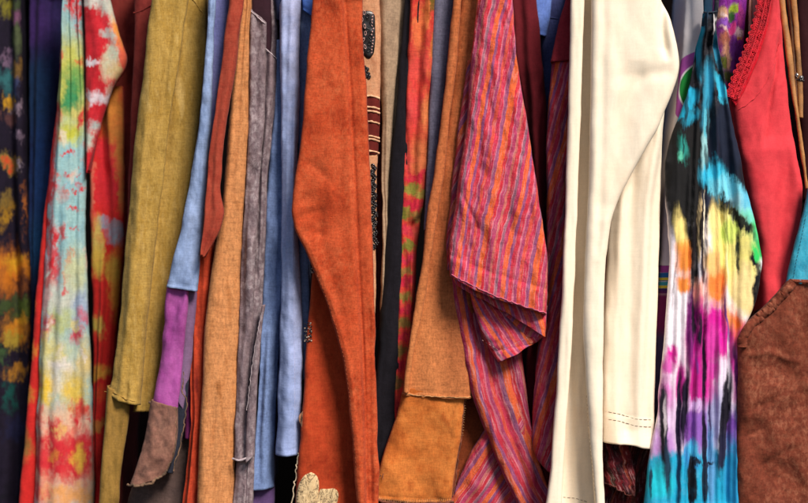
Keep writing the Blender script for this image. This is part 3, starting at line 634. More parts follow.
for k in range(13):
    yy = 13 + k * 3.4; x0 = 363 + (k % 2) * 5 + rnd.uniform(-1, 4)
    c = on(pk, x0, yy, .0012)[0]
    if k % 2: a.add(*ring_arrays(c, .0034, .0009, .8, 1.1, rnd.uniform(0, 3)))
    else: a2.add(*ring_arrays(c, .003, .0007, .6, 1.3, rnd.uniform(-.6, .6)))
for k in range(14):
    c = on(pk, 372.6 + rnd.uniform(-1, 1), 14 + k * 3, .0013)[0]; a2.add(*ball_arrays(c, .0012, 1, 1, 1.7, seg=6, ri=4, rot=rnd.uniform(-.7, .7)))
a.build('black_rings', black, t); a2.build('pale_embroidery', plain('rose_thread', (206, 160, 150), .6), t)
a = Acc()
for (x, y) in [(364, 67), (367, 69), (365, 72), (368, 74), (366, 76), (369, 77)]: a.add(*ring_arrays(on(b, x, y, .001)[0], .0030, .0015, 1, .8, x)); a.add(*ball_arrays(on(b, x, y, .001)[0], .002, seg=6, ri=4))
a.build('small_motif', black, t)
for yy in (97, 108, 112, 122.5, 137, 140, 152): cord(t, 'cord_loop', pm, [(364, yy), (369, yy - 1), (374, yy - .4), (379.5, yy + 1.5)], pinkc, r=.0019, wob=.25, seed=int(yy), lift=.0012, step=1.)
a = Acc(); rnd = random.Random(3)
for k in range(44):
    yy = 166 + k * 1.9; x0 = 372.9 + 1.4 * math.sin(k * 1.3) + .02 * (yy - 164)
    a.add(*ring_arrays(on(b, x0, yy, .0014)[0], .0034, .0015, .8, 1., rnd.uniform(0, 3), seg=9))
    a.add(*ball_arrays(on(b, x0 + rnd.uniform(-2.4, 2.4), yy + 1, .0014)[0], .0022, seg=6, ri=4))
a.build('bead_chain', black, t)

# ================================================================== 13 / 14  taupe, charcoal
m = mat('taupe_jersey', [(146, 120, 98), (168, 140, 114), (156, 130, 106)], ms=(5, 2), weave=.2, wear=(176, 150, 124), wearamt=.25)
t = Thing('taupe_cardigan', 'greyish taupe cardigan edge tapering down beside the beaded blouse', 'cardigan', 390, 520, .1)
piece(t, 'front_edge', m, [(376, 0), (380, 60), (382, 120), (382, 250), (378, 400)], [(401, 0), (398, 60), (394, 115), (390, 200), (390, 270), (388, 400)], y=.07, dep=.16, er=7, seed=121, vf=(2, 4))
piece(t, 'back_panel', m, [(395, 0), (392, 100), (388, 200)], [(409, 0), (404, 60), (396, 130), (390, 200)], y=.09, dep=.12, er=5, seed=122)
piece(t, 'lining', mat('wine_lining', [(64, 30, 38), (76, 38, 44)], weave=.12), [(374, 90), (375, 200), (374, 330)], [(385, 90), (384, 200), (381, 330)], y=.11, dep=.1, er=4, seed=123)
m = mat('charcoal_jersey', [(18, 16, 22), (26, 23, 30), (21, 19, 26)], ms=(4, 2), weave=.22, wear=(44, 40, 50), wearamt=.2)
t = Thing('charcoal_top', 'plain charcoal black top between the orange kurta and the red and green scarf', 'top', 388, 520, .1)
piece(t, 'body', m, [(404, 0), (398, 80), (391, 160), (385, 250), (379, 330), (374, 400), (372, 503)], [(420, 0), (414, 100), (408, 200), (404, 300), (400, 400), (396, 503)], y=.062, dep=.22, er=7, seed=131, vf=(2, 6))

# ================================================================== 15  red & green scarf
SR_, GR, OO = (196, 44, 48), (124, 124, 48), (214, 106, 62)
m = mat('red_green_tie_dye', [(186, 44, 42), (204, 62, 50), (196, 52, 54)], ms=(7, 3), blobs=[
    (431, 4, 6, 9, (104, 84, 30)), (420, 30, 5, 30, OO, 8, .6), (425, 14, 4, 14, (216, 116, 60)), (430, 62, 5, 14, (206, 104, 60), 0, .6), (418, 66, 10, 14, (214, 74, 66), 0, .6), (433, 48, 3, 20, (170, 100, 50)), (413, 110, 8, 16, (212, 70, 70), 0, .6), (426, 112, 6, 18, (212, 120, 70), 0, .6),
    (409, 160, 5, 14, (196, 60, 60)), (420, 155, 9, 20, (206, 110, 66), 0, .6), (411, 187, 9, 6, GR), (422, 193, 8, 5, (150, 130, 60)), (415, 176, 11, 4, (196, 34, 60)), (412, 204, 11, 5, (200, 36, 62), -14), (405, 214, 5, 7, GR), (417, 216, 8, 6, (150, 116, 60)), (406, 232, 9, 4, (196, 40, 66)), (408, 246, 10, 5, GR), (416, 232, 5, 7, (196, 70, 60)),
    (404, 258, 9, 4, (194, 40, 70)), (404, 271, 9, 5, (140, 112, 56)), (410, 282, 12, 4, (190, 36, 62)), (402, 296, 9, 5, (128, 110, 50)), (400, 309, 10, 4, (186, 34, 60)), (400, 324, 9, 6, (130, 104, 50)), (399, 338, 9, 4, (186, 36, 60)), (398, 352, 9, 6, (120, 96, 48)), (396, 367, 9, 5, (176, 34, 56)), (394, 384, 9, 7, (112, 90, 48)), (392, 405, 9, 10, (146, 34, 44))], warp=.1, weave=.2, fading=.15, wear=(220, 130, 90), wearamt=.3)
t = Thing('tie_dye_scarf', 'long red scarf blotched orange and olive green', 'scarf', 405, 520, .06)
piece(t, 'cloth', m, [(410, 0), (406, 100), (403, 150), (401, 230), (397, 310), (393, 370), (391, 430), (388, 503)], [(438, 0), (436, 60), (433, 130), (428, 190), (421, 215), (417, 250), (416, 290), (412, 340), (408, 400), (404, 503)], y=.055, dep=.07, er=8, seed=141, wr=(2.6, 10, 34), vf=(3, 5), folds=[('g', [(406, 120), (409, 200)], 2, 4), ('g', [(424, 0), (416, 120), (412, 240)], 4, 6), ('g', [(427, 208), (414, 225), (411, 262)], 4, 12), ('s', [(432, 60), (426, 140), (424, 200)], 2, 6)])

# ================================================================== 16  slate
m = mat('slate_denim', [(96, 94, 114), (116, 112, 132), (104, 102, 122)], ms=(6, 3), weave=.3, wear=(138, 136, 156), wearamt=.4)
t = Thing('slate_shirt', 'narrow strip of a slate grey shirt beside the red and green scarf', 'shirt', 438, 520, .1)
piece(t, 'body', m, [(434, 0), (430, 80), (428, 150), (424, 230)], [(456, 0), (449, 60), (443, 110), (437, 160), (430, 230)], y=.05, dep=.16, er=6, seed=151)

# ================================================================== 17  tan tunic
m = mat('tan_orange_linen', [(164, 86, 46), (190, 106, 62), (176, 94, 52)], ms=(12, 3), weave=.3, wsc=(64, 10), wear=(214, 138, 86), wearamt=.4,
        blobs=[(430, 360, 60, 90, (200, 126, 74), 0, .8, .7), (470, 300, 30, 80, (150, 76, 46), 0, .8, .7)], warp=.1)
mt2 = mat('burnt_orange_suede', [(150, 72, 26), (186, 100, 42), (204, 120, 56), (172, 84, 34)], ms=(3.5, 2.6), weave=.2, wear=(218, 140, 70), wearamt=.35)
mt3 = mat('dark_rust_suede', [(104, 44, 22), (132, 60, 30), (116, 52, 26)], ms=(4, 3), weave=.2)
t = Thing('tan_tunic', 'tan orange linen tunic with a burnt orange suede patch below a hem seam', 'tunic', 430, 520, .03)
b = piece(t, 'body', m, [(461, 0), (455, 60), (448, 120), (440, 180), (432, 230), (424, 270), (414, 320), (407, 360), (402, 395)], [(490, 0), (488, 60), (484, 120), (480, 200), (476, 300), (474, 350), (472, 399)], y=.03, dep=.05, er=8, seed=161, hem=3, wr=(2, 22, 80), vf=(2, 4))
piece(t, 'front_fold', m, [(453, 0), (447, 60), (441, 120), (434, 170), (428, 210), (423, 255), (414, 310), (408, 350), (403, 394)], [(462, 0), (457, 60), (450, 120), (443, 180), (437, 215), (431, 260), (421, 320), (414, 352), (408, 394)], y=.012, dep=.03, er=5, seed=162)
b2 = piece(t, 'suede_patch', mt2, [(403, 388), (396, 420), (386, 445), (377, 475), (370, 498)], [(466, 390), (464, 415), (461, 440), (456, 470), (452, 501)], y=.036, dep=.05, er=7, seed=163, wr=(3, 26, 40), vf=(2, 4), sag=3, hem=3)
b3 = piece(t, 'side_panel', mt3, [(460, 392), (458, 430), (450, 503)], [(500, 392), (502, 430), (500, 503)], y=.075, dep=.18, er=6, seed=164)
piece(t, 'under_skirt', mt3, [(388, 470), (366, 503)], [(460, 470), (460, 503)], y=.062, dep=.14, er=6, seed=165)
tt = plain('tan_overlock_thread', (206, 150, 96), .9, var=.4); td = plain('rust_overlock_thread', (118, 62, 40), .9, var=.5)
cord(t, 'hem_edge', b, [(402, 393), (420, 396), (440, 396.5), (456, 397.5), (471, 397)], tt, r=.0009, wob=.5, seed=12, lift=.001)
stitches(t, 'overlock_stitching', b2, [(370, 494), (384, 499), (404, 501), (430, 500), (452, 499)], tt, dash=.9, gap=.9, r=.00055, across=1.8, lift=.001)
cord(t, 'overlock_edge', b2, [(369, 497), (384, 502), (404, 504), (430, 503), (453, 502)], td, r=.0024, wob=.8, seed=13, lift=.0005)
cord(t, 'side_seam', b2, [(464.5, 396), (463, 415), (461, 440), (457, 468), (453, 495)], td, r=.0013, wob=.7, seed=14, lift=.0005)
stitches(t, 'side_stitching', b2, [(466, 398), (464, 415), (462, 438)], tt, dash=1.2, gap=1.4, r=.0004, across=1.2, lift=.001)
fr = Acc(); rnd = random.Random(2)
for k in range(26):
    s = k / 26; x0 = 380 - 16 * s + rnd.uniform(-3, 4); y0 = 470 + 30 * s + rnd.uniform(-3, 3)
    xs = np.array([x0, x0 - rnd.uniform(1, 4), x0 - rnd.uniform(0, 5)]); ys = np.array([y0, y0 + rnd.uniform(2, 4), y0 + rnd.uniform(4, 8)])
    fr.add(*tube_arrays(at(xs, ys, np.array([.03, .026, .024]) + rnd.uniform(-.004, .004)), np.array([.0007, .0006, .0003]), 5))
fr.build('fringe', plain('brown_fringe', (120, 76, 62), .9, var=.6), t)

# ================================================================== 18  striped shirt
STR = [((208, 52, 80), 4.5), ((214, 120, 132), .9), ((150, 86, 122), 3.5), ((244, 112, 48), 6.5), ((216, 48, 58), 3.5), ((216, 128, 138), 1.), ((190, 66, 104), 4.5), ((206, 116, 96), 3), ((212, 50, 66), 4.5),
       ((218, 140, 146), .9), ((146, 104, 116), 3), ((196, 56, 96), 4), ((242, 108, 50), 5), ((150, 80, 124), 3), ((214, 52, 70), 4.5), ((222, 124, 136), 1.8), ((176, 70, 110), 3), ((224, 84, 60), 4)]
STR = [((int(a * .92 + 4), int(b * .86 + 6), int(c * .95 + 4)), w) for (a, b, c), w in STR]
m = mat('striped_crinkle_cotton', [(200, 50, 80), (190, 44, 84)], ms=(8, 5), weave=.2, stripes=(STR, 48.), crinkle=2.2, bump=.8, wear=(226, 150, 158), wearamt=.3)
md_ = mat('deep_striped_cotton', [(176, 44, 70), (166, 40, 74)], ms=(8, 5), weave=.2, stripes=([(tuple(int(v * .88) for v in c), w) for c, w in STR], 57.), crinkle=2., bump=1., off=2., wear=(200, 130, 146), wearamt=.25)  # same stripes darkened: shade on body and skirt put into the colour
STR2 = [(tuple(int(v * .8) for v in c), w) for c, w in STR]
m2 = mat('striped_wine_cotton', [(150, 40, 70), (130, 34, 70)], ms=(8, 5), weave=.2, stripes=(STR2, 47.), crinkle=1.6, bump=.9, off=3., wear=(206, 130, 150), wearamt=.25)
t = Thing('striped_shirt', 'crinkled pink, orange and purple striped shirt with a drooping rolled sleeve', 'shirt', 495, 520, .0)
SLV_L = [(477, 0), (473, 40), (469, 100), (463, 150), (456, 200), (449, 243), (449, 262), (450, 277)]
SLV_R = [(513, 0), (517, 50), (523, 90), (530, 130), (537, 180), (544, 220), (549, 255), (549, 285), (547, 315)]
slope = lambda X, Y, XL, XR: .45 * (X - XL) + .5 * (X + .19 * Y) + .02 * Y
b = piece(t, 'sleeve', m, SLV_L, SLV_R, y=-.03, dep=.022, er=9, seed=171, stripe=slope, sag=4, hem=22, wr=(3.4, 13, 40), vf=(3, 4), sm=4, fine=(.7, 5, 6),
          folds=[('g', [(458, 185), (470, 212), (484, 240)], 2.2, 3), ('g', [(500, 0), (505, 120), (500, 230)], 7, 4), ('g', [(488, 40), (476, 180), (466, 262)], 6, 4), ('g', [(522, 120), (532, 220), (536, 300)], 7, 4)])
b1 = piece(t, 'rolled_edge', m, [(450, 268), (452, 279), (457, 287)], [(548, 306), (547, 318), (546, 338)], y=-.012, dep=.018, er=5, seed=172, stripe=lambda X, Y, XL, XR: X * .95 - .25 * Y, hem=0, wr=(2.6, 12, 14), sag=-3, sm=3)
b2 = piece(t, 'cuff', m, [(468, 284), (473, 305), (480, 330), (490, 350), (498, 363)], [(547, 318), (548, 326), (546, 334), (540, 341), (528, 348)], y=.004, dep=.02, er=5, seed=173, stripe=lambda X, Y, XL, XR: X * .9 - .55 * Y, hem=11, wr=(3, 12, 20), sm=3)
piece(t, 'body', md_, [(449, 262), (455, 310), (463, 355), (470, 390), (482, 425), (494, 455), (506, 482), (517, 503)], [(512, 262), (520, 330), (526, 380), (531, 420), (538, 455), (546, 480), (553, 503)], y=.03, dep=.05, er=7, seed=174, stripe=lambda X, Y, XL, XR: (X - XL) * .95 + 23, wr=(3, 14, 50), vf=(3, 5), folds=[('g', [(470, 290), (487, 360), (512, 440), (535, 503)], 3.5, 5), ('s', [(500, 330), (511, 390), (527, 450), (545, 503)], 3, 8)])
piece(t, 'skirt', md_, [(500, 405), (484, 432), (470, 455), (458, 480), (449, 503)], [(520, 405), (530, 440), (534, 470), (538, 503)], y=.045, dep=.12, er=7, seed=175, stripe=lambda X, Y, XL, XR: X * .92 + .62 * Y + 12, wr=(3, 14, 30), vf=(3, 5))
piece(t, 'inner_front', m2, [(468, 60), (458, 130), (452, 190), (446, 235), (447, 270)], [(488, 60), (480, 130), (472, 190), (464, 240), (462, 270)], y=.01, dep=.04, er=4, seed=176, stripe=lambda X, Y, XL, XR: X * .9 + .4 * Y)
wt = plain('pale_pink_thread', (226, 178, 176), .8)
stitches(t, 'cuff_stitching', b2, [(482, 340), (500, 351), (516, 343), (530, 336)], wt, dash=2, gap=2.2, r=.0004)
cord(t, 'hem_fold', b, [(452, 275), (470, 284), (495, 296), (520, 305), (546, 313)], plain('rose_cloth_edge', (196, 96, 120), .9, var=.4), r=.0011, wob=.6, seed=5)

# ================================================================== 19 maroon / 20 second stripe / 21 blue
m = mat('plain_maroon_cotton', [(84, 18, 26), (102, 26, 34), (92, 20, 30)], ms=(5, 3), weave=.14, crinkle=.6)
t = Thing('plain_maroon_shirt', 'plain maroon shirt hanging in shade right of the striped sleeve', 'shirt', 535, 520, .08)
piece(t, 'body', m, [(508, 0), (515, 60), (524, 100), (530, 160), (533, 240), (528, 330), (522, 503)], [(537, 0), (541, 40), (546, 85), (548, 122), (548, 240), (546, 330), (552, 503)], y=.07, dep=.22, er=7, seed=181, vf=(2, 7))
m = mat('sky_blue_poplin', [(92, 120, 196), (112, 140, 210)], ms=(6, 3), weave=.2)
t = Thing('sky_blue_shirt', 'tiny sliver of a light blue shirt hem above the denim', 'shirt', 540, 120, .1)
piece(t, 'body', m, [(530, 0), (534, 20), (538, 36)], [(552, 0), (550, 20), (546, 36)], y=.085, dep=.1, er=4, seed=182, hem=2, sm=2)
m = mat('navy_denim', [(48, 52, 92), (62, 68, 112), (54, 60, 102)], ms=(8, 5), weave=.25, wear=(96, 104, 146), wearamt=.3)
t = Thing('denim_shirt', 'dark blue denim shirt between maroon and striped clothes', 'shirt', 550, 520, .1)
b = piece(t, 'body', m, [(539, 0), (541, 60), (543, 140), (544, 260)], [(568, 0), (560, 40), (556, 100), (556, 260)], y=.1, dep=.2, er=5, seed=183)
cord(t, 'yoke_seam', b, [(543, 17), (550, 18), (558, 19)], m, r=.0012, wob=.3)
STR3 = [(tuple(int(v * .92) for v in c), w) for c, w in STR]
m = mat('striped_maroon_cotton', [(150, 40, 60), (130, 34, 60)], ms=(8, 5), weave=.2, stripes=(STR3, 43.), crinkle=1.4, bump=.9, off=7., wear=(200, 130, 140), wearamt=.25)
my = mat('wine_yoke_cotton', [(128, 30, 44), (146, 44, 54), (136, 36, 48)], ms=(8, 6), weave=.14, crinkle=1.2)
t = Thing('striped_tunic', 'wine red striped tunic with a plain yoke, half hidden by the cream coat', 'tunic', 550, 520, .06)
b = piece(t, 'yoke', my, [(566, 0), (560, 20), (554, 48), (551, 62)], [(584, 0), (582, 30), (580, 60)], y=.012, dep=.1, er=4, seed=191)
b = piece(t, 'sleeve', m, [(553, 50), (550, 90), (547, 125), (547, 200), (546, 260), (541, 330), (536, 370), (533, 420), (533, 446), (538, 462), (548, 472)], [(582, 50), (580, 130), (575, 260), (570, 400), (562, 474)], y=.025, dep=.18, er=7, seed=192, stripe=lambda X, Y, XL, XR: (X - 550) * .9 + .22 * Y, wr=(3, 11, 36), vf=(3, 5), hem=22, sm=4)

# ================================================================== 22  cream coat
m = mat('cream_cotton', [(252, 231, 204), (254, 238, 214), (253, 234, 208)], ms=(2.5, 1.5), weave=.05, wsc=(70, 14), bump=.25, sheen=.05)
t = Thing('cream_coat', 'cream cotton coat with a broad pale sleeve, brightest garment of the row', 'coat', 610, 520, .0)
piece(t, 'front_edge', m, [(571, 0), (569, 100), (566, 200), (562, 300), (556, 400), (551, 470), (546, 503)], [(585, 0), (583, 60), (581, 120), (578, 200), (575, 280), (572, 350), (567, 420), (562, 503)], y=-.045, dep=.05, er=4, seed=201, fine=None, wr=(1.5, 14, 120), wob=.4)
bi = piece(t, 'inner_front', m, [(578, 0), (575, 120), (572, 250), (566, 380), (556, 503)], [(600, 0), (598, 120), (594, 250), (598, 380), (606, 503)], y=-.002, dep=.018, er=4, seed=202, fine=None, wr=(2, 14, 90), folds=[('g', [(577, 250), (572, 380), (570, 503)], 5, 5)])
SL = [(592, 0), (591, 100), (589, 200), (586, 260), (584, 330), (586, 380), (589, 420), (596, 503)]
SRt = [(664, 0), (671, 15), (678, 42), (681, 64), (678, 82), (668, 106), (658, 130), (645, 152), (632, 176), (620, 198), (612, 220), (607, 260), (605, 300), (604, 380), (603, 503)]
b = piece(t, 'sleeve', m, SL, SRt, y=-.06, dep=.05, er=7, seed=203, sm=5, fine=(.3, 12, 20), wr=(1.6, 26, 70), wob=.4, folds=[
    ('g', [(664, 0), (663, 30), (667, 62)], 4, 10), ('x', [(634, 84), (650, 74), (676, 72)], 7, 3), ('g', [(604, 0), (602, 140), (598, 260)], 5, 4), ('g', [(640, 60), (625, 130), (606, 220)], 12, 5), ('g', [(625, 0), (620, 90)], 9, 3)])
bb = piece(t, 'body', m, [(622, 85), (612, 200), (606, 300), (603, 380), (603, 443)], [(668, 85), (664, 130), (662, 200), (660, 300), (657, 380), (655, 449)], y=-.005, dep=.24, er=4, seed=204, fine=(.35, 9, 30), wr=(1.4, 16, 90), vf=(3, 8), hem=30, hemseam=.35, wob=.4, folds=[('g', [(636, 90), (632, 250), (628, 445)], 6, 5), ('s', [(624, 86), (620, 300), (618, 445)], 5, 4)])
th = plain('brown_sewing_thread', (92, 66, 48), .8)
stitches(t, 'hem_stitching', bb, [(604, 411), (620, 414), (636, 419), (655.5, 420)], th, dash=3.6, gap=1., r=.00045)
stitches(t, 'hem_stitching', bb, [(604, 418.5), (620, 421), (636, 426), (655.5, 427)], th, dash=3.6, gap=1., r=.00045)
stitches(t, 'under_hem_stitching', bi, [(563, 497), (575, 498), (588, 502)], th, dash=3.2, gap=1.2, r=.00045)
stitches(t, 'seam_stitching', b, [(586.5, 395), (588.5, 430), (592, 465), (596, 500)], plain('beige_thread', (176, 146, 112), .8), dash=3, gap=1.4, r=.0004)

# ================================================================== 23  plaid skirt below the hem
PLD = [((72, 22, 22), 6), ((44, 26, 28), 5), ((110, 36, 30), 4), ((58, 44, 32), 4), ((88, 24, 28), 5), ((32, 22, 26), 6), ((126, 60, 40), 2)]
m = mat('dark_plaid_crinkle', [(70, 24, 24), (50, 28, 28)], ms=(9, 8), weave=.3, stripes=(PLD, 30.), crinkle=2., bump=1.)
t = Thing('plaid_skirt', 'dark red crinkled skirt showing below the cream hem', 'skirt', 630, 520, .1)
b = piece(t, 'skirt', m, [(600, 430), (600, 503)], [(662, 430), (656, 503)], y=.07, dep=.2, er=8, seed=211, stripe=lambda X, Y, XL, XR: X + .25 * Y, wr=(4, 9, 24), vf=(5, 9), fine=(.9, 4, 5))
b2 = piece(t, 'ruffle', m, [(601, 436), (603, 460), (603, 484)], [(628, 438), (636, 470), (636, 496)], y=.04, dep=.03, er=5, seed=212, stripe=lambda X, Y, XL, XR: X * .9 - .2 * Y, wr=(4, 8, 14), vf=(4, 6), fine=(.9, 4, 5))
cord(t, 'ruffle_edge', b2, [(603, 482), (612, 485), (622, 491), (630, 496), (636, 490)], plain('frayed_wine_thread', (96, 44, 36), .9, var=.5), r=.0013, wob=1.3, seed=7)

# ================================================================== 24  white tee with rings
RC = (709, 90)
m = mat('white_ring_print_cotton', [(226, 218, 222), (234, 228, 230)], ms=(4, 3), weave=.05, warp=.004, bump=.3, blobs=[
    (RC[0], RC[1], 40.5, 40.5, (188, 92, 182), 0, .012), (RC[0], RC[1], 29.6, 29.6, (236, 232, 234), 0, .012), (RC[0], RC[1], 28, 28, (36, 140, 62), 0, .012), (RC[0], RC[1], 18.6, 18.6, (186, 88, 180), 0, .015),
    (665, 230, 40, 38, (204, 196, 214), 0, .3), (665, 269, 60, 3.6, (160, 66, 156), 0, .1), (665, 277, 60, 4.4, (40, 100, 170), 0, .1), (665, 279, 60, 1.4, (208, 190, 60), 0, .2), (665, 284, 60, 2.2, (60, 150, 170), 0, .15), (665, 287, 60, 1.4, (206, 190, 60), 0, .2), (665, 291, 60, 2.6, (36, 40, 100), 0, .2),
    (662, 318, 40, 26, (116, 30, 84), 0, .2), (660, 375, 60, 42, (70, 56, 92), 0, .2), (655, 440, 60, 40, (56, 44, 74), 0, .2)])
t = Thing('ring_print_shirt', 'white T-shirt with purple and green rings, behind the rainbow dress straps', 'T-shirt', 675, 520, .08)
piece(t, 'body', m, [(686, 0), (682, 60), (677, 110), (671, 150), (664, 190), (662, 260), (659, 300), (655, 340), (650, 420)], [(712, 0), (712, 60), (706, 150), (696, 260), (690, 420)], y=.042, dep=.2, er=4, seed=221, wr=(.8, 22, 60))

# ================================================================== 25  rainbow dress
DK, CY, MG, VI, OR2, YE, PW = (20, 20, 27), (34, 162, 200), (200, 26, 144), (126, 78, 170), (244, 130, 44), (242, 222, 130), (238, 228, 236)
BL = [
    (708, 100, 75, 122, (24, 24, 31), 0, .06), (690, 180, 22, 80, (30, 29, 30), 0, .15), (735, 160, 26, 70, (28, 34, 52), 0, .2), (714.5, 24, 1.3, 9, (196, 190, 190), 0, .2),
    (705, 8, 9, 10, (28, 54, 76), 0, .5), (703, 44, 3.6, 30, CY, 0, .5), (709, 92, 5, 32, (56, 152, 184), 8, .4), (686, 104, 7, 20, (30, 150, 186), 35, .3), (692, 116, 5, 10, (36, 140, 170), 35), (722, 88, 4, 15, (56, 176, 206), -15, .35), (719, 48, 2, 16, (40, 120, 150), -8), (704, 22, 5, 3, (20, 44, 60)),
    (684, 148, 4, 13, (44, 140, 130), -8), (681, 156, 2.4, 6, (90, 190, 160)), (706, 145, 4, 30, (150, 200, 205), 5, .35), (708, 122, 3, 12, (90, 180, 200)),
    (712, 174, 12, 13, (54, 180, 214), 30), (720, 183, 12, 10, (60, 190, 220), 30), (730, 193, 20, 14, (120, 206, 226), 40, .3), (742, 210, 18, 15, (160, 214, 226), 45, .35), (750, 198, 9, 18, (90, 180, 210), -15), (745, 178, 7, 14, DK, -15), (748, 222, 16, 10, (110, 204, 180), 48), (754, 236, 12, 10, (76, 200, 120), 45), (758, 248, 8, 12, (40, 176, 90), 35),
    (726, 204, 9, 7, DK, 40), (731, 212, 6, 5, DK), (707, 200, 8, 7, (38, 42, 60)),
    (722, 250, 13, 44, YE, 0, .2), (740, 258, 16, 44, (240, 226, 130), -12, .3), (745, 290, 12, 26, (242, 216, 150), -5, .4), (732, 232, 8, 14, (206, 222, 110), 30, .4), (716, 226, 5, 22, (240, 214, 140)), (681, 232, 5, 22, (238, 214, 130), -6), (683, 250, 6, 10, (242, 170, 80)), (700, 230, 3, 30, (220, 190, 140), 0, .3),
    (742, 222, 4, 18, DK, -38), (740, 244, 2.5, 12, (50, 56, 44)), (741, 262, 1.4, 10, (74, 70, 50), 0, .5), (754, 262, 3, 9, DK, -20), (757, 288, 4.5, 24, DK, 6, .25), (755, 254, 3, 10, (52, 196, 96), -20),
    (686, 262, 9, 14, (240, 140, 60)), (684, 285, 8, 9, (242, 138, 60)), (671, 290, 6, 24, PW, 0, .5), (676, 312, 12, 18, PW, 0, .5), (695, 268, 4, 54, (22, 18, 22), 2, .25), (704, 240, 3, 38, (24, 20, 24), -2, .25), (704, 272, 2.6, 14, (40, 30, 44)),
    (712, 256, 4, 30, (244, 226, 220)), (719, 284, 11, 22, (238, 130, 60), 0, .4), (716, 262, 8, 12, (244, 190, 120), 0, .5), (737, 330, 7, 20, (240, 116, 40), -6, .4), (729, 320, 5, 16, (240, 150, 90), 0, .5), (700, 298, 6, 18, (238, 160, 140), 0, .5),
    (668, 340, 8, 30, PW, 0, .4), (700, 345, 16, 46, (178, 22, 130), 0, .3), (690, 330, 5, 36, (120, 34, 110), 0, .4), (718, 320, 10, 15, (212, 30, 154), 0, .5), (724, 343, 12, 18, (210, 30, 152), 0, .5), (714, 345, 6, 20, (206, 60, 160), 0, .5), (672, 354, 5, 9, (210, 30, 152)), (668, 366, 5, 10, (206, 90, 170), 0, .5), (716, 372, 7, 9, (212, 70, 170), 0, .4), (736, 375, 6, 30, (170, 40, 130), -4, .4), (742, 345, 5, 20, (200, 60, 140)),
    (680, 385, 6, 20, (206, 60, 160), 0, .4), (695, 390, 9, 26, (186, 30, 134), 0, .4), (708, 392, 10, 18, (204, 40, 148), 0, .4), (714, 395, 6, 12, (214, 60, 160)), (726, 385, 8, 22, (228, 214, 234), 0, .5), (666, 400, 7, 24, (212, 120, 190), 0, .5), (672, 420, 10, 18, (222, 190, 224), 0, .6),
    (664, 450, 12, 22, (186, 134, 200), 0, .5), (690, 428, 12, 22, (122, 64, 156), 0, .5), (704, 430, 12, 24, (140, 90, 180), 0, .5), (718, 420, 8, 30, (150, 150, 190), 0, .5), (733, 435, 8, 28, (110, 66, 156), 0, .5), (697, 405, 10, 6, (206, 170, 220), 0, .6),
    (700, 492, 80, 42, (30, 158, 196), 0, .14), (735, 475, 12, 34, (36, 140, 190), 0, .4), (690, 458, 8, 14, (50, 130, 190), 0, .5), (692, 450, 5, 10, (70, 170, 210)), (712, 468, 4, 40, (90, 150, 200), 0, .5), (660, 482, 12, 14, (34, 190, 210), 0, .5),
    (693, 318, 2.6, 22, (24, 16, 32)), (700, 330, 3, 18, (26, 16, 38)), (706, 370, 2, 40, (30, 18, 42), 0, .4), (684, 405, 3, 40, (26, 18, 40), 3, .35), (678, 420, 2.4, 50, (30, 22, 48), 2, .35), (664, 432, 3, 46, (20, 20, 28), 1, .3), (664, 402, 3, 16, (40, 36, 52)), (666, 468, 2.5, 26, (30, 50, 70)), (706, 445, 2.4, 36, (24, 20, 42), 0, .35), (729, 390, 3.6, 18, (24, 18, 32), 5), (726, 420, 5, 46, (22, 18, 32), 7, .25), (722, 455, 4, 20, (34, 34, 60), 8),
    (690, 482, 5, 26, (18, 20, 28), 0, .2), (706, 482, 3.4, 22, (28, 40, 56), 0, .25), (694, 462, 6, 3, (30, 36, 50)), (708, 464, 6, 3, (34, 40, 60)), (652, 480, 1.4, 12, (30, 60, 80)), (676, 480, 2, 26, (30, 60, 90), 2)]
rnd = random.Random(21)
for k in range(16):
    # thin dye streaks down the gathers; dark and pale ones paint the pleats' shading
    yy = rnd.uniform(60, 500); f = rnd.random(); xa = 704 + (f - .5) * 18; xb = 664 + f * 74
    xx = xa + (xb - xa) * min(1, (yy - 20) / 300.); tlt = -math.degrees(math.atan2((xb - xa), 300.)) * (1 if yy < 320 else .3)
    c_ = rnd.choice([(20, 20, 27), (60, 130, 160), (26, 24, 40)] if yy < 190 else [(240, 226, 200), (28, 22, 24), (236, 160, 90)] if yy < 300 else [(60, 26, 76), (238, 226, 236), (206, 30, 150), (110, 60, 150)] if yy < 440 else [(20, 24, 36), (60, 190, 220), (24, 70, 130), (150, 200, 225)])
    BL.append((xx, yy, rnd.uniform(.7, 1.7), rnd.uniform(9, 34), c_, tlt, .5, rnd.uniform(.45, .95)))
def rainbow(name, ya, yb):
    # the same dye for one height of the long dress: only the blots that reach it
    sel = [b_ for b_ in BL if b_[1] + max(b_[2], b_[3]) * 1.5 + 12 > ya and b_[1] - max(b_[2], b_[3]) * 1.5 - 12 < yb]
    return mat(name, [(240, 232, 238), (234, 222, 234)], ms=(6, 3), warp=.075, aniso=.22, bleed=(74, 8), fading=.06, soft0=.5, k=.95, weave=.07, bump=.35, blobs=sel)
m = rainbow('rainbow_dye_bodice', -50, 170)
m_b = [(170, rainbow('rainbow_dye_waist', 170, 262)), (262, rainbow('rainbow_dye_hip', 262, 345)), (345, rainbow('rainbow_dye_skirt', 345, 425)), (425, rainbow('rainbow_dye_hem', 425, 560))]
t = Thing('rainbow_dress', 'strappy tie-dye dress in black, turquoise, yellow, orange and magenta', 'dress', 700, 520, .02)
DL = [(704, 12), (702, 30), (700, 50), (692, 85), (681, 115), (671, 142), (666, 165), (666, 200), (671, 250), (670, 290), (666, 330), (662, 370), (659, 410), (654, 440), (649, 470), (645, 503)]
DR = [(717, 12), (719, 30), (724, 60), (731, 100), (739, 140), (747, 180), (754, 212), (761, 240), (764, 262), (760, 288), (753, 312), (744, 330), (740, 350), (739, 400), (740, 503)]
pl = []
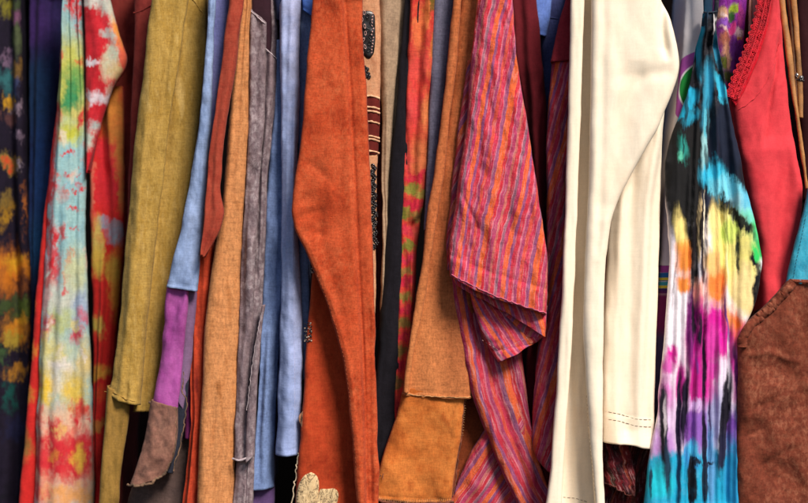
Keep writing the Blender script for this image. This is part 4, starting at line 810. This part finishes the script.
for x0, x1, x2, wd, dp in ((705, 697, 690, 3, 10), (709, 705, 704, 3, 12), (713, 716, 716, 3.5, 8), (704, 683, 676, 4, 9), (716, 732, 728, 3.5, 9), (702, 690, 684, 2.4, 8), (711, 711, 710, 2.5, 8), (715, 724, 722, 2.5, 7), (702, 677, 667, 4, 7), (717, 738, 733, 3, 6)):
    pl.append(('g', [(x0, 30), ((x0 + x1) / 2, 120), (x1, 250), ((x1 + x2) / 2, 380), (x2, 503)], wd * .85, dp * 1.35))
b = piece(t, 'body', m, DL, DR, mats=m_b, y=-.014, dep=.035, er=8, seed=231, wr=(2.4, 10, 60), vf=(5, 5), folds=pl, sm=4, res=1.6)
b2 = piece(t, 'shoulder_strap', m, [(703, 0), (703.5, 12), (704, 24)], [(713, 0), (712.5, 12), (712, 24)], y=.002, dep=.008, er=2, seed=232)
b3 = piece(t, 'shoulder_strap', m, [(715, 0), (714, 12), (713, 24)], [(719, 0), (718, 12), (717, 24)], y=.003, dep=.01, er=2.5, seed=233)
cord(t, 'gathered_band', b, [(703.5, 12.5), (710, 13), (717, 12)], plain('navy_band', (26, 40, 56), .8), r=.0016, wob=.4)

# ================================================================== 26  purple print + strap things
m = mat('purple_print_satin', [(118, 36, 134), (140, 48, 156), (104, 30, 120)], ms=(8, 5), weave=.06, rough=.5, warp=.05, blobs=[
    (724, 14, 6, 6, (206, 160, 130), 30), (727, 24, 6, 4, (150, 90, 196), 30), (727, 17, 5, 2, (226, 196, 190), 35), (728, 30, 6, 2, (226, 190, 190), 35), (736, 9, 4, 6, (150, 176, 50), 20), (734, 17, 3, 4, (50, 92, 44)), (735, 28, 3, 6, (206, 60, 130), 15), (741, 32, 4, 5, (216, 190, 196), 20), (741, 37, 2, 2, (206, 150, 60)),
    (727, 40, 7, 9, (170, 100, 80)), (728, 52, 5, 10, (206, 150, 120)), (725, 64, 5, 7, (100, 110, 40)), (731, 60, 3, 10, (206, 160, 130)), (738, 52, 5, 16, (94, 40, 130)), (742, 14, 3, 12, (170, 60, 140)), (730, 76, 8, 6, (70, 80, 40))], veins=((60, 22, 50), 14, .018))
t = Thing('purple_print_top', 'purple satin top with a green and peach print, behind the dress straps', 'top', 732, 520, .1)
piece(t, 'body', m, [(716, 0), (716, 60), (718, 140), (720, 260)], [(748, 0), (746, 50), (742, 110), (742, 260)], y=.075, dep=.2, er=5, seed=241, vf=(3, 6))
m = mat('dark_brown_cloth', [(62, 34, 32), (76, 42, 38)], weave=.12)
t = Thing('dark_brown_top', 'dark brown top with a thin pink strap, between purple print and red camisole', 'top', 750, 520, .12)
piece(t, 'body', m, [(741, 0), (740, 60), (738, 140)], [(766, 0), (760, 60), (752, 140)], y=.12, dep=.18, er=5, seed=242)
piece(t, 'shoulder_strap', mat('salmon_ribbon', [(222, 150, 132), (232, 170, 150)], weave=.06), [(748.5, 0), (748.5, 40), (748, 90)], [(751.5, 0), (751.5, 40), (751, 90)], y=.1, dep=.006, er=1.2, seed=243, res=1.)
m = mat('dusty_pink_cotton', [(186, 130, 122), (204, 150, 140)], weave=.12)
t = Thing('dusty_pink_top', 'dusty pink top just showing left of the red lace', 'top', 756, 520, .12)
piece(t, 'body', m, [(751, 0), (751, 40), (750, 100)], [(772, 0), (764, 40), (756, 100)], y=.108, dep=.1, er=4, seed=244, vf=(2, 3))

# ================================================================== 27  red camisole
m = mat('coral_red_jersey', [(208, 52, 62), (224, 66, 74), (214, 58, 68)], ms=(4, 3), weave=.08, wsc=(80, 18), bump=.4)
ml = plain('scarlet_lace', (222, 22, 44), .75, var=.2)
t = Thing('red_camisole', 'coral red camisole edged with scarlet crochet lace', 'camisole', 770, 520, .03)
CL = [(768, 0), (762, 34), (752, 62), (741, 84), (732, 98), (736, 122), (741, 150), (750, 190), (757, 230), (762, 262), (763, 330)]
CRt = [(780, 0), (786, 50), (792, 100), (799, 150), (805, 185), (804, 220), (800, 250), (800, 330)]
b = piece(t, 'body', m, CL, CRt, y=.012, dep=.2, er=7, seed=251, sm=3, wr=(2.6, 24, 60), vf=(2, 4), folds=[('s', [(779, 30), (776, 70), (770, 100), (762, 150)], 2, 6), ('g', [(779, 30), (776, 70), (771, 100), (763, 150)], 2.2, 5), ('g', [(774, 78), (765, 110), (752, 150)], 3, 4), ('g', [(796, 90), (786, 190), (776, 290)], 7, 7)])
cord(t, 'neckline_seam', b, [(779, 44), (775, 62), (768, 80), (756, 97), (745, 106), (734, 112)], m, r=.0008, wob=.3)
lp = [(763, -6), (757, 22), (747, 52), (737, 76), (729, 96)]
x, y = resample(lp, 1.7); a = Acc(); rnd = random.Random(4)
T_ = np.gradient(np.stack([x, y], -1), axis=0); T_ /= np.linalg.norm(T_, axis=1)[:, None]
for k in range(len(x)):
    nx, ny = -T_[k, 1], T_[k, 0]
    if nx > 0: nx, ny = -nx, -ny
    for o_, R_, r_ in ((2., .0021, .0006), (.2, .0020, .0007), (-1.6, .0022, .0006), (-3.6, .0021, .0006), (-5.6, .0022, .0007), (-7.6, .0021, .0006), (-9.4, .0019, .0006)):
        qx, qy = x[k] + nx * o_, y[k] + ny * o_
        c = at(np.array(qx + rnd.uniform(-.5, .5)), np.array(qy + rnd.uniform(-.5, .5)), np.array(.002 + rnd.uniform(-.0012, .0012)))
        a.add(*ring_arrays(c, R_, r_ * rnd.uniform(.85, 1.2), 1, .85, rnd.uniform(0, 3), seg=9))
    if k % 4 == 0:
        c = at(np.array(x[k] + nx * 2.6), np.array(y[k] + ny * 2.6), np.array(.004)); ang = math.atan2(-ny, nx)
        a.add(*ring_arrays(c, .0036 * rnd.uniform(.85, 1.15), .0009, 1.05, 1.0, ang)); a.add(*ring_arrays(c, .0020, .0008, 1., 1.0, ang))
a.build('lace_trim', ml, t)
for off, nm in ((-4., 'lace_braid'), (-10., 'lace_braid')):
    P = at(x - off * .9, y - off * .25, np.full_like(x, .0)); aa = Acc()
    aa.add(*tube_arrays(P, .0010, 7, ripple=lambda i, a_: 1 + .3 * np.sin(i * 2.4 + 2 * a_))); aa.build(nm, ml, t)
piece(t, 'lace_ribbon', mat('scarlet_ribbon', [(200, 20, 38), (214, 28, 46)], weave=.3, bump=.9, wsc=(40, 40)), [(762, 0), (757, 24), (747, 54), (737, 78), (730, 98)], [(773, 0), (767, 34), (758, 62), (747, 86), (736, 106)], y=.006, dep=.004, er=2, seed=252, res=1.2, sm=3)

# ================================================================== 28  tan leather straps
m = plain('tan_leather', (182, 124, 68), .5, var=.3, scale=30)
mdk = plain('brown_leather', (128, 82, 50), .5, var=.3, scale=30)
t = Thing('leather_straps', 'tan leather straps with a small metal snap, right of the red camisole', 'straps', 795, 200, .04)
piece(t, 'strap', m, [(779, 0), (785, 40), (790, 75), (795, 110), (801, 150), (806, 190)], [(786, 0), (791, 40), (795, 75), (799, 110), (804, 150), (809, 190)], y=.03, dep=.006, er=2.5, seed=261, res=1.2, fine=None)
piece(t, 'strap', mdk, [(788, 0), (791, 40), (794, 80), (796, 120)], [(794, 0), (797, 40), (798, 80), (799, 120)], y=.045, dep=.006, er=2.5, seed=262, res=1.2, fine=None)
b = piece(t, 'strap', m, [(792, 0), (795, 40), (797, 76), (799, 118)], [(798, 0), (801, 40), (803, 76), (804, 118)], y=.038, dep=.006, er=2.5, seed=263, res=1.2, fine=None)
a = Acc()
for (x_, y_) in ((797, 75.5), (801, 78)):
    c = on(b, x_, y_, .002)[0]; a.add(*ball_arrays(c, .0032, 1, .6, 1)); a.add(*ring_arrays(c, .0034, .0009))
a.build('snap', plain('snap_metal', (170, 166, 164), .25, 1.), t)
cord(t, 'snap_gap', b, [(797, 79.5), (800, 80.5), (804, 81)], plain('dark_gap_shade', (36, 26, 22), .7), r=.0016, wob=.2)  # dark cord painted as the shade in the gap below the snap
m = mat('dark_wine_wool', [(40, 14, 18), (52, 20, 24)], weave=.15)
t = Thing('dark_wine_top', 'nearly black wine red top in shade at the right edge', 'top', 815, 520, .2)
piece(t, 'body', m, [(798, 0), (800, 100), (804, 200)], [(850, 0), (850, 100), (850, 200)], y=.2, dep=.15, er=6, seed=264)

# ================================================================== 29  brown and turquoise pinafore
m = mat('brown_washed_corduroy', [(92, 40, 27), (122, 58, 40), (106, 48, 33), (136, 70, 50)], ms=(4, 6), weave=.24, wsc=(40, 14), wear=(186, 120, 90), wearamt=.6, bump=.8, crinkle=.5)
mtq = mat('turquoise_cotton', [(40, 140, 172), (64, 170, 198), (48, 154, 186)], ms=(6, 4), weave=.12, wear=(130, 200, 216), wearamt=.35)
t = Thing('brown_pinafore', 'washed brown pinafore with a turquoise bib and rolled armhole edge, bottom right', 'pinafore', 790, 520, -.03)
b = piece(t, 'body', m, [(791, 279), (781, 292), (766, 308), (752, 320), (743, 328), (739, 340), (740, 380), (739, 440), (739, 503)], [(860, 282), (860, 300), (860, 320), (860, 340), (862, 440), (862, 503)], y=-.03, dep=.22, er=8, seed=271, sm=2.5, wr=(4, 26, 40), vf=(2, 5), folds=[('x', [(744, 356), (770, 352), (790, 360), (806, 362)], 3, -3), ('x', [(744, 412), (768, 404), (790, 388), (806, 372)], 4, 3), ('x', [(760, 470), (785, 452), (806, 446)], 4, 3), ('x', [(742, 438), (770, 430), (800, 400)], 5, 3)])
bq = piece(t, 'bib', mtq, [(812, 176), (807, 200), (800, 225), (793, 252), (787, 284)], [(860, 176), (860, 200), (860, 230), (860, 256), (860, 286)], y=-.022, dep=.03, er=6, seed=272, wr=(2.4, 14, 40))
stitches(t, 'bib_stitching', bq, [(806, 215), (801, 240), (796, 262), (793, 280)], plain('deep_teal_thread', (22, 80, 100), .8), dash=2.6, gap=1.2, r=.0005)
cord(t, 'rolled_armhole', b, [(793, 282), (784, 293), (769, 309), (755, 321), (747, 329), (743, 337), (742, 346)], m, r=.0082, wob=.5, lift=.003, seed=4, seg=16, step=.8, ripple=lambda i, a_: 1 + .05 * np.sin(i * .34 + .8 * np.sin(i * .13) + 2.0 * a_) + .06 * np.sin(i * .17 + a_ + 1) + .015 * np.sin(i * .7 + 3 * a_))
cord(t, 'bib_seam', b, [(790, 281), (800, 282), (815, 283)], m, r=.002, wob=.4, lift=.004)

# ================================================================== camera, light
cam_d = bpy.data.cameras.new('camera'); cam = bpy.data.objects.new('camera', cam_d); COL.objects.link(cam)
cam.location = (0, -D, ZC); cam.rotation_euler = (math.pi / 2, 0, 0)
cam_d.sensor_width = 36; cam_d.lens = 36 * D / W_M; cam_d.clip_end = 100; cam_d.clip_start = .05
cam_d.dof.use_dof = True; cam_d.dof.focus_distance = D + .0; cam_d.dof.aperture_fstop = 1.6
scene.camera = cam

EL, AZ = math.radians(46), math.radians(30)          # sun: behind the viewer, to the right
sd = bpy.data.lights.new('sun', 'SUN'); sd.energy = 2.8; sd.angle = math.radians(18); sd.color = (1., .92, .82)
so = bpy.data.objects.new('sun', sd); COL.objects.link(so)
from mathutils import Vector
dirv = Vector((math.sin(AZ) * math.cos(EL), -math.cos(AZ) * math.cos(EL), math.sin(EL)))
so.rotation_euler = dirv.to_track_quat('Z', 'Y').to_euler()
w = bpy.data.worlds.new('World'); scene.world = w; w.use_nodes = True
nt = w.node_tree; bg = nt.nodes['Background']
sky = nt.nodes.new('ShaderNodeTexSky'); sky.sky_type = 'NISHITA'; sky.sun_disc = False
sky.sun_elevation = EL; sky.sun_rotation = math.pi - AZ
nt.links.new(sky.outputs[0], bg.inputs[0]); bg.inputs[1].default_value = .05
scene.view_settings.view_transform = 'Standard'; scene.view_settings.look = 'None'
scene.view_settings.exposure = 1.0; scene.view_settings.gamma = 1
scene.cycles.max_bounces = 6; scene.cycles.diffuse_bounces = 4
